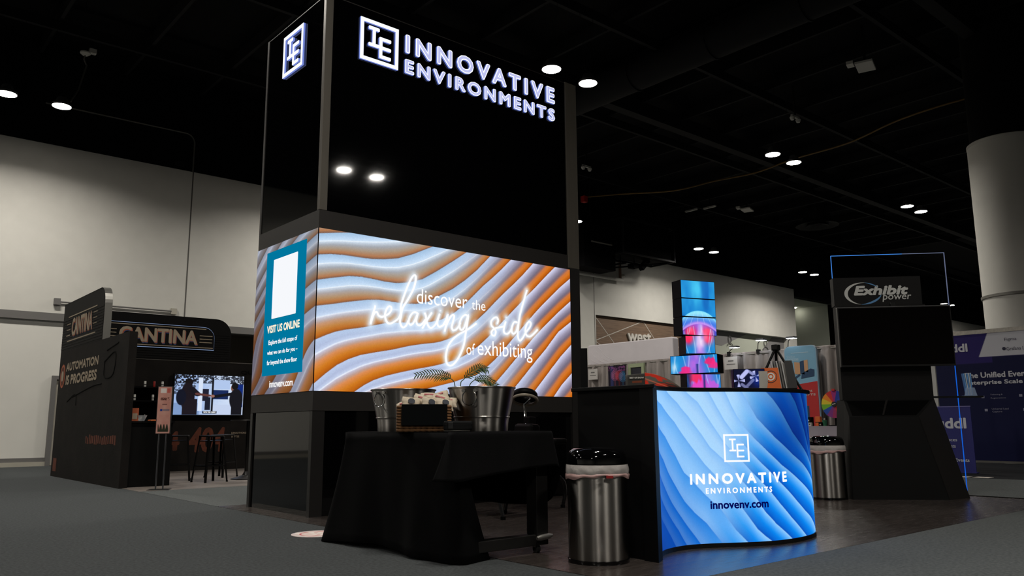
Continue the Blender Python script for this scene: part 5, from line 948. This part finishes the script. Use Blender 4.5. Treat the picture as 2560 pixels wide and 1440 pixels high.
bn.location = (15.27, 8.62, .003); bn.scale = (1.034, 1.034, 1.02)
# skirted table with prize wheel and small things
gt = thing('skirted_table', 'table under a grey cloth before the drape, carrying the prize wheel', 'table', (14.95, 7.75, .003)); CLG = pm('grey_cloth', (150, 142, 152), .85, noise=.06, nscale=4)
obj('board', bx((14.62, 7.02, .80), (15.12, 8.4, .84)), BLKWOOD, gt, True)
for x in (14.66, 15.06):
    for y in (7.06, 8.3): obj('leg', bx((x, y, .003), (x+.04, y+.04, .80)), GAL, gt, True)
bm_ = loft(B(), drape_mesh([((14.62, 7.0, .845), (14.56, 6.95, .02)), ((14.6, 7.02, .845), (14.55, 7.0, .02)), ((14.6, 7.7, .845), (14.57, 7.7, .02)), ((14.6, 8.38, .845), (14.55, 8.42, .02)), ((14.64, 8.42, .845), (14.6, 8.46, .02)), ((15.12, 8.42, .845), (15.12, 8.46, .02))], rip=.03, freq=14, seed=2)); prism(bm_, [(14.6, 7.0), (15.13, 7.0), (15.13, 8.42), (14.6, 8.42)], lambda u, v, d=0: Vector((u, v, d)), .842, .846)
tag(obj('table_cover', bm_, CLG, smooth='all'), 'pale grey cloth hanging over the table below the prize wheel', 'tablecloth')
pw = thing('prize_wheel', 'rainbow coloured prize wheel on the grey cloth table', 'prize wheel', (14.8, 7.74, .8465))
WHC = [(40, 120, 40), (28, 60, 150), (20, 50, 140), (150, 30, 110), (196, 40, 40), (226, 130, 30), (216, 190, 40), (110, 170, 40), (28, 70, 160), (120, 40, 120), (150, 40, 90), (196, 50, 36), (222, 120, 36), (206, 170, 40), (120, 180, 44)]
for i in range(14):
    a0, a1 = 2*math.pi*i/14, 2*math.pi*(i+1)/14
    obj('wedge', prism(B(), [(0, 0)]+[(.26*math.cos(a0+(a1-a0)*f), .26*math.sin(a0+(a1-a0)*f)) for f in np.linspace(0, 1, 5)], frame((0, 0, .408), (0, -1, 0), (0, 0, 1), (-1, 0, 0)), 0, .012), pm('wedge_%d' % i, WHC[i], .5), pw)
obj('hub', cyl(B(), (-.03, 0, .408), (.02, 0, .408), .05, n=20), pm('hub_dark', (30, 30, 34), .4), pw); obj('hub_label', prism(B(), [(-.035, -.012), (.03, .006), (.035, .02), (-.03, .004)], frame((-.03, 0, .408), (0, -1, 0), (0, 0, 1), (-1, 0, 0)), .001, .003), WS, pw)
obj('pointer', bx((-.03, -.03, .66), (.0, .03, .7)), REDB, pw); obj('post', bx((.012, -.025, 0), (.04, .025, .68)), PBLK, pw); obj('foot', bx((-.1, -.1, 0), (.14, .1, .015)), PBLK, pw)
def small(nm, lab, cat, x, y, parts):
    t = thing(nm, lab, cat, (x, y, .8465))
    for n_, lo_, hi_, m_ in parts: obj(n_, bx(lo_, hi_), m_, t, bevel=.003)
small('gift_box', 'black gift box with pale script on the grey cloth table', 'box', 14.75, 8.27, (('box', (-.05, -.08, 0), (.05, .08, .17), PBLK), ('script', (-.052, -.04, .09), (-.05, .05, .12), WS)))
small('cube_toy', 'small white cube leaning before the black gift box', 'toy', 14.66, 8.19, (('cube', (-.03, -.03, 0), (.03, .03, .065), WS), ('dot', (-.032, -.012, .025), (-.03, .012, .045), PBLK)))
small('orange_box', 'small orange box on the grey cloth table', 'box', 14.8, 8.09, (('box', (-.04, -.05, 0), (.04, .05, .18), ORG), ('band', (-.042, -.051, .06), (.042, .051, .08), RUST)))
gc = thing('pen_cup', 'green cup of sticks on the grey cloth table under the wheel', 'cup', (14.68, 7.9, .8465)); obj('cup', lathe(B(), [(.035, 0), (.045, .11), (.042, .11), (.033, .005)], n=18, cap1=False), pm('cup_green', (30, 92, 62), .5), gc, smooth=True)
for i in range(4): obj('stick', cyl(B(), (0, 0, .01), (.02*math.cos(i*2), .02*math.sin(i*2)+.01, .15), .004, n=6), WS, gc)
small('dark_mug', 'small dark mug on the grey cloth table', 'mug', 14.66, 7.97, (('body', (-.03, -.035, 0), (.03, .035, .07), PBLK), ('label', (-.032, -.015, .015), (-.03, .015, .04), BEIGE)))
# two floor banners left of the video column
def circ_col(U, V):
    c = np.array([22, 16, 34.])*np.ones(U.shape+(1,)); c = mix(c, np.array([52, 60, 110.]), (np.abs(U-.12) < .05)*.8)
    for cx_, cz_, col in ((.22, 2.1, (196, 110, 150)), (.36, 2.09, (190, 50, 60)), (.48, 2.06, (60, 130, 180))): r = np.hypot(U-cx_, V-cz_); c = mix(c, np.array(col, float), ((r < .1)*.75+(np.abs(r-.12) < .012)*.6)*((np.sin(r*160) > -.3)*.5+.5)); c = mix(c, np.array(col, float)*.5, (np.abs(U-cx_) < .022)*(V < cz_)*.8)
    return mix(c, np.array([150, 80, 140.]), (V > 2.2)*(noise2(U, V, 40, 3) > .5)*.7)
pbn = thing('floor_banner', 'dark purple floor banner with coloured circles before the drape', 'banner', (15.05, 13.4, .003)); po = obj('banner_body', bx((15.0, 13.16, .003), (15.02, 13.72, 2.34)), PBLK, pbn, True); obj('foot', bx((14.9, 13.15, .003), (15.12, 13.67, .05)), GAL, pbn, True)
painted('print', lambda u, v: np.stack([0*u+14.998, 13.72-u, v], -1), 0, .1, .56, 2.33, 60, 200, circ_col, attr_mat('print', False, .6), po)
gfb = thing('framed_display', 'pale green framed display with a dark picture before the drape', 'display', (15.1, 12.8, .003)); GRF = pm('frame_green', (150, 160, 128), .6)
fg = B(); box(fg, (15.08, 12.64, .003), (15.14, 12.72, 2.36)); box(fg, (15.08, 13.06, .003), (15.14, 13.14, 2.36)); box(fg, (15.08, 12.72, 2.27), (15.14, 13.06, 2.36)); box(fg, (15.08, 12.72, 1.2), (15.14, 13.06, 1.28)); obj('frame', fg, GRF, gfb, True); obj('picture', bx((15.1, 12.72, 1.28), (15.12, 13.06, 2.27)), pm('picture_dark', (36, 36, 46), .4, noise=.5, nscale=9), gfb, True); obj('shelf', bx((14.95, 12.7, 1.9), (15.1, 13.05, 1.94)), GRF, gfb, True)
# navy booth wall
def navy_col(U, V):
    c = np.array([16, 20, 62.])*np.ones(U.shape+(1,)); pu = (V > 2.33)*(U < 1.68+.0*V)*(V > 2.24); c = mix(c, np.array([46, 36, 104.]), ((V > 2.33)+(V > 2.2)*(U < 1.42))>0); c = mix(c, np.array([28, 30, 92.]), (V > 2.2)*(U >= 1.42)*(V < 2.33)*0+0*U)
    return mix(c, np.array([206, 206, 214.]), (V > 2.335)*(V < 2.86)*(U > 1.15+.42*(V-2.335))*(U < 2.9))
nb = thing('navy_booth_wall', 'navy booth wall printed with the unified event headline', 'booth wall', (19.8, 6.5, .005)); no = obj('wall_body', bx((19.75, 5.0, .06), (19.82, 8.0, 2.925)), pm('navy', (18, 22, 64), .7), nb, True)
painted('print', lambda u, v: np.stack([0*u+19.745, 8.0-u, v], -1), 0, .07, 3.0, 2.9, 220, 200, navy_col, attr_mat('print', False, .6), no); obj('bottom_rail', bx((19.74, 5.0, .02), (19.82, 8.0, .06)), SILV, nb, True); obj('top_valance', bx((19.735, 5.0, 2.86), (19.745, 8.0, 2.95)), pm('valance_cream', (196, 190, 180), .8, noise=.15, nscale=20), nb, True)
FN = frame((19.745, 0, 0), (0, -1, 0), (0, 0, 1), (-1, 0, 0)); PW = pm('print_white', (206, 206, 214), .7); PN = pm('print_navy', (40, 40, 66), .7)
fit('lettering', 'uddl', FN, -7.56, 2.475, -7.065, 2.665, nb, PW, offset=.05); fit('lettering', 'Figma', FN, -6.3, 2.64, -6.06, 2.725, nb, PN); fit('lettering', 'Grafana Labs', FN, -6.275, 2.445, -5.81, 2.52, nb, PN); obj('gear_mark', lathe(B(), [(.03, 0), (.042, 0)], (0, 0, 0), 16, False, False) if False else cyl(B(), (19.74, 6.325, 2.49), (19.744, 6.325, 2.49), .038, n=10), PN, nb, True)
fit('lettering', 'The Unified Event', FN, -7.185, 1.872, -5.9, 2.0, nb, PW, offset=.04); fit('lettering', 'Enterprise Scale', FN, -7.185, 1.70, -6.03, 1.82, nb, PW, offset=.04)
for s, a, b, z0, z1 in (('Ticketing &', -6.697, -6.45, 1.475, 1.512), ('Registrations', -6.692, -6.391, 1.40, 1.436), ('Universal Lead', -6.694, -6.362, 1.168, 1.204), ('Capture', -6.69, -6.492, 1.10, 1.145)): fit('lettering', s, FN, a, z0, b, z1, nb, pm('print_grey', (150, 150, 170), .7), offset=.0)
for y, z in ((6.81, 1.16), (6.1, 1.46), (6.05, 1.16), (6.85, 1.45)): obj('icon', bx((19.741, y-.03, z-.025), (19.745, y+.03, z+.03)), pm('print_grey', (150, 150, 170), .7), nb, True)
rb_ = thing('promo_banner', 'short indigo banner stand before the navy booth wall', 'banner', (15.85, 5.98, .005)); INDI = pm('indigo', (40, 40, 112), .6)
obj('panel', bx((15.779, 5.705, .02), (15.795, 6.38, 1.18)), INDI, rb_, True); obj('base', bx((15.74, 5.69, .005), (15.86, 6.39, .02)), INDI, rb_, True); obj('top_rail', bx((15.775, 5.70, 1.175), (15.80, 6.385, 1.19)), pm('rail_lilac', (120, 116, 170), .4), rb_, True)
FR = frame((15.779, 0, 0), (0, -1, 0), (0, 0, 1), (-1, 0, 0)); fit('lettering', 'uddl', FR, -6.31, .785, -5.795, .98, rb_, PW, offset=.05); fit('lettering', 'Experiences', FR, -6.37, .555, -5.975, .615, rb_, PW) if False else fit('lettering', 'nces', FR, -6.135, .56, -5.975, .6, rb_, PW, offset=.03)
fit('lettering', 'nts', FR, -6.1, .445, -6.009, .495, rb_, PW, offset=.03); fit('lettering', 'Events', FR, -6.035, .2, -5.8, .26, rb_, PW, offset=.03)
tag(obj('drape_pole', bx((18.0, 7.12, .003), (18.05, 7.2, 2.1)), PAINT), 'white upright pole seen between the kiosk and the navy wall', 'pole')
for x, y, lab in ((14.6, 5.52, 'flat pale sheet on the floor beside the kiosk foot'), (14.66, 5.22, 'flat pale sheet on the floor farther from the kiosk foot')): tag(obj('pale_floor_sheet', bx((x-.12, y-.13, .005), (x+.12, y+.11, .009)), pm('sheet_pale', (206, 196, 186), .7)), lab, 'litter')  # two flat pale sheets lying on the dark carpet
tag(obj('cable_cover', bx((10.93, 3.06, .004), (10.965, 9.4, .012)), PBLK), 'thin black floor cable along the far edge of the booth flooring', 'cable')
cpn = thing('pattern_panel', 'copper patterned strip panel standing behind the navy booth wall', 'panel', (20.2, 6.05, .005)); obj('panel', bx((20.19, 5.95, .005), (20.22, 6.12, 3.33)), pm('copper_pattern', (160, 104, 72), .6, noise=.5, nscale=30), cpn, True); obj('edge', bx((20.185, 6.12, .005), (20.225, 6.13, 3.33)), BEIGE, cpn, True)
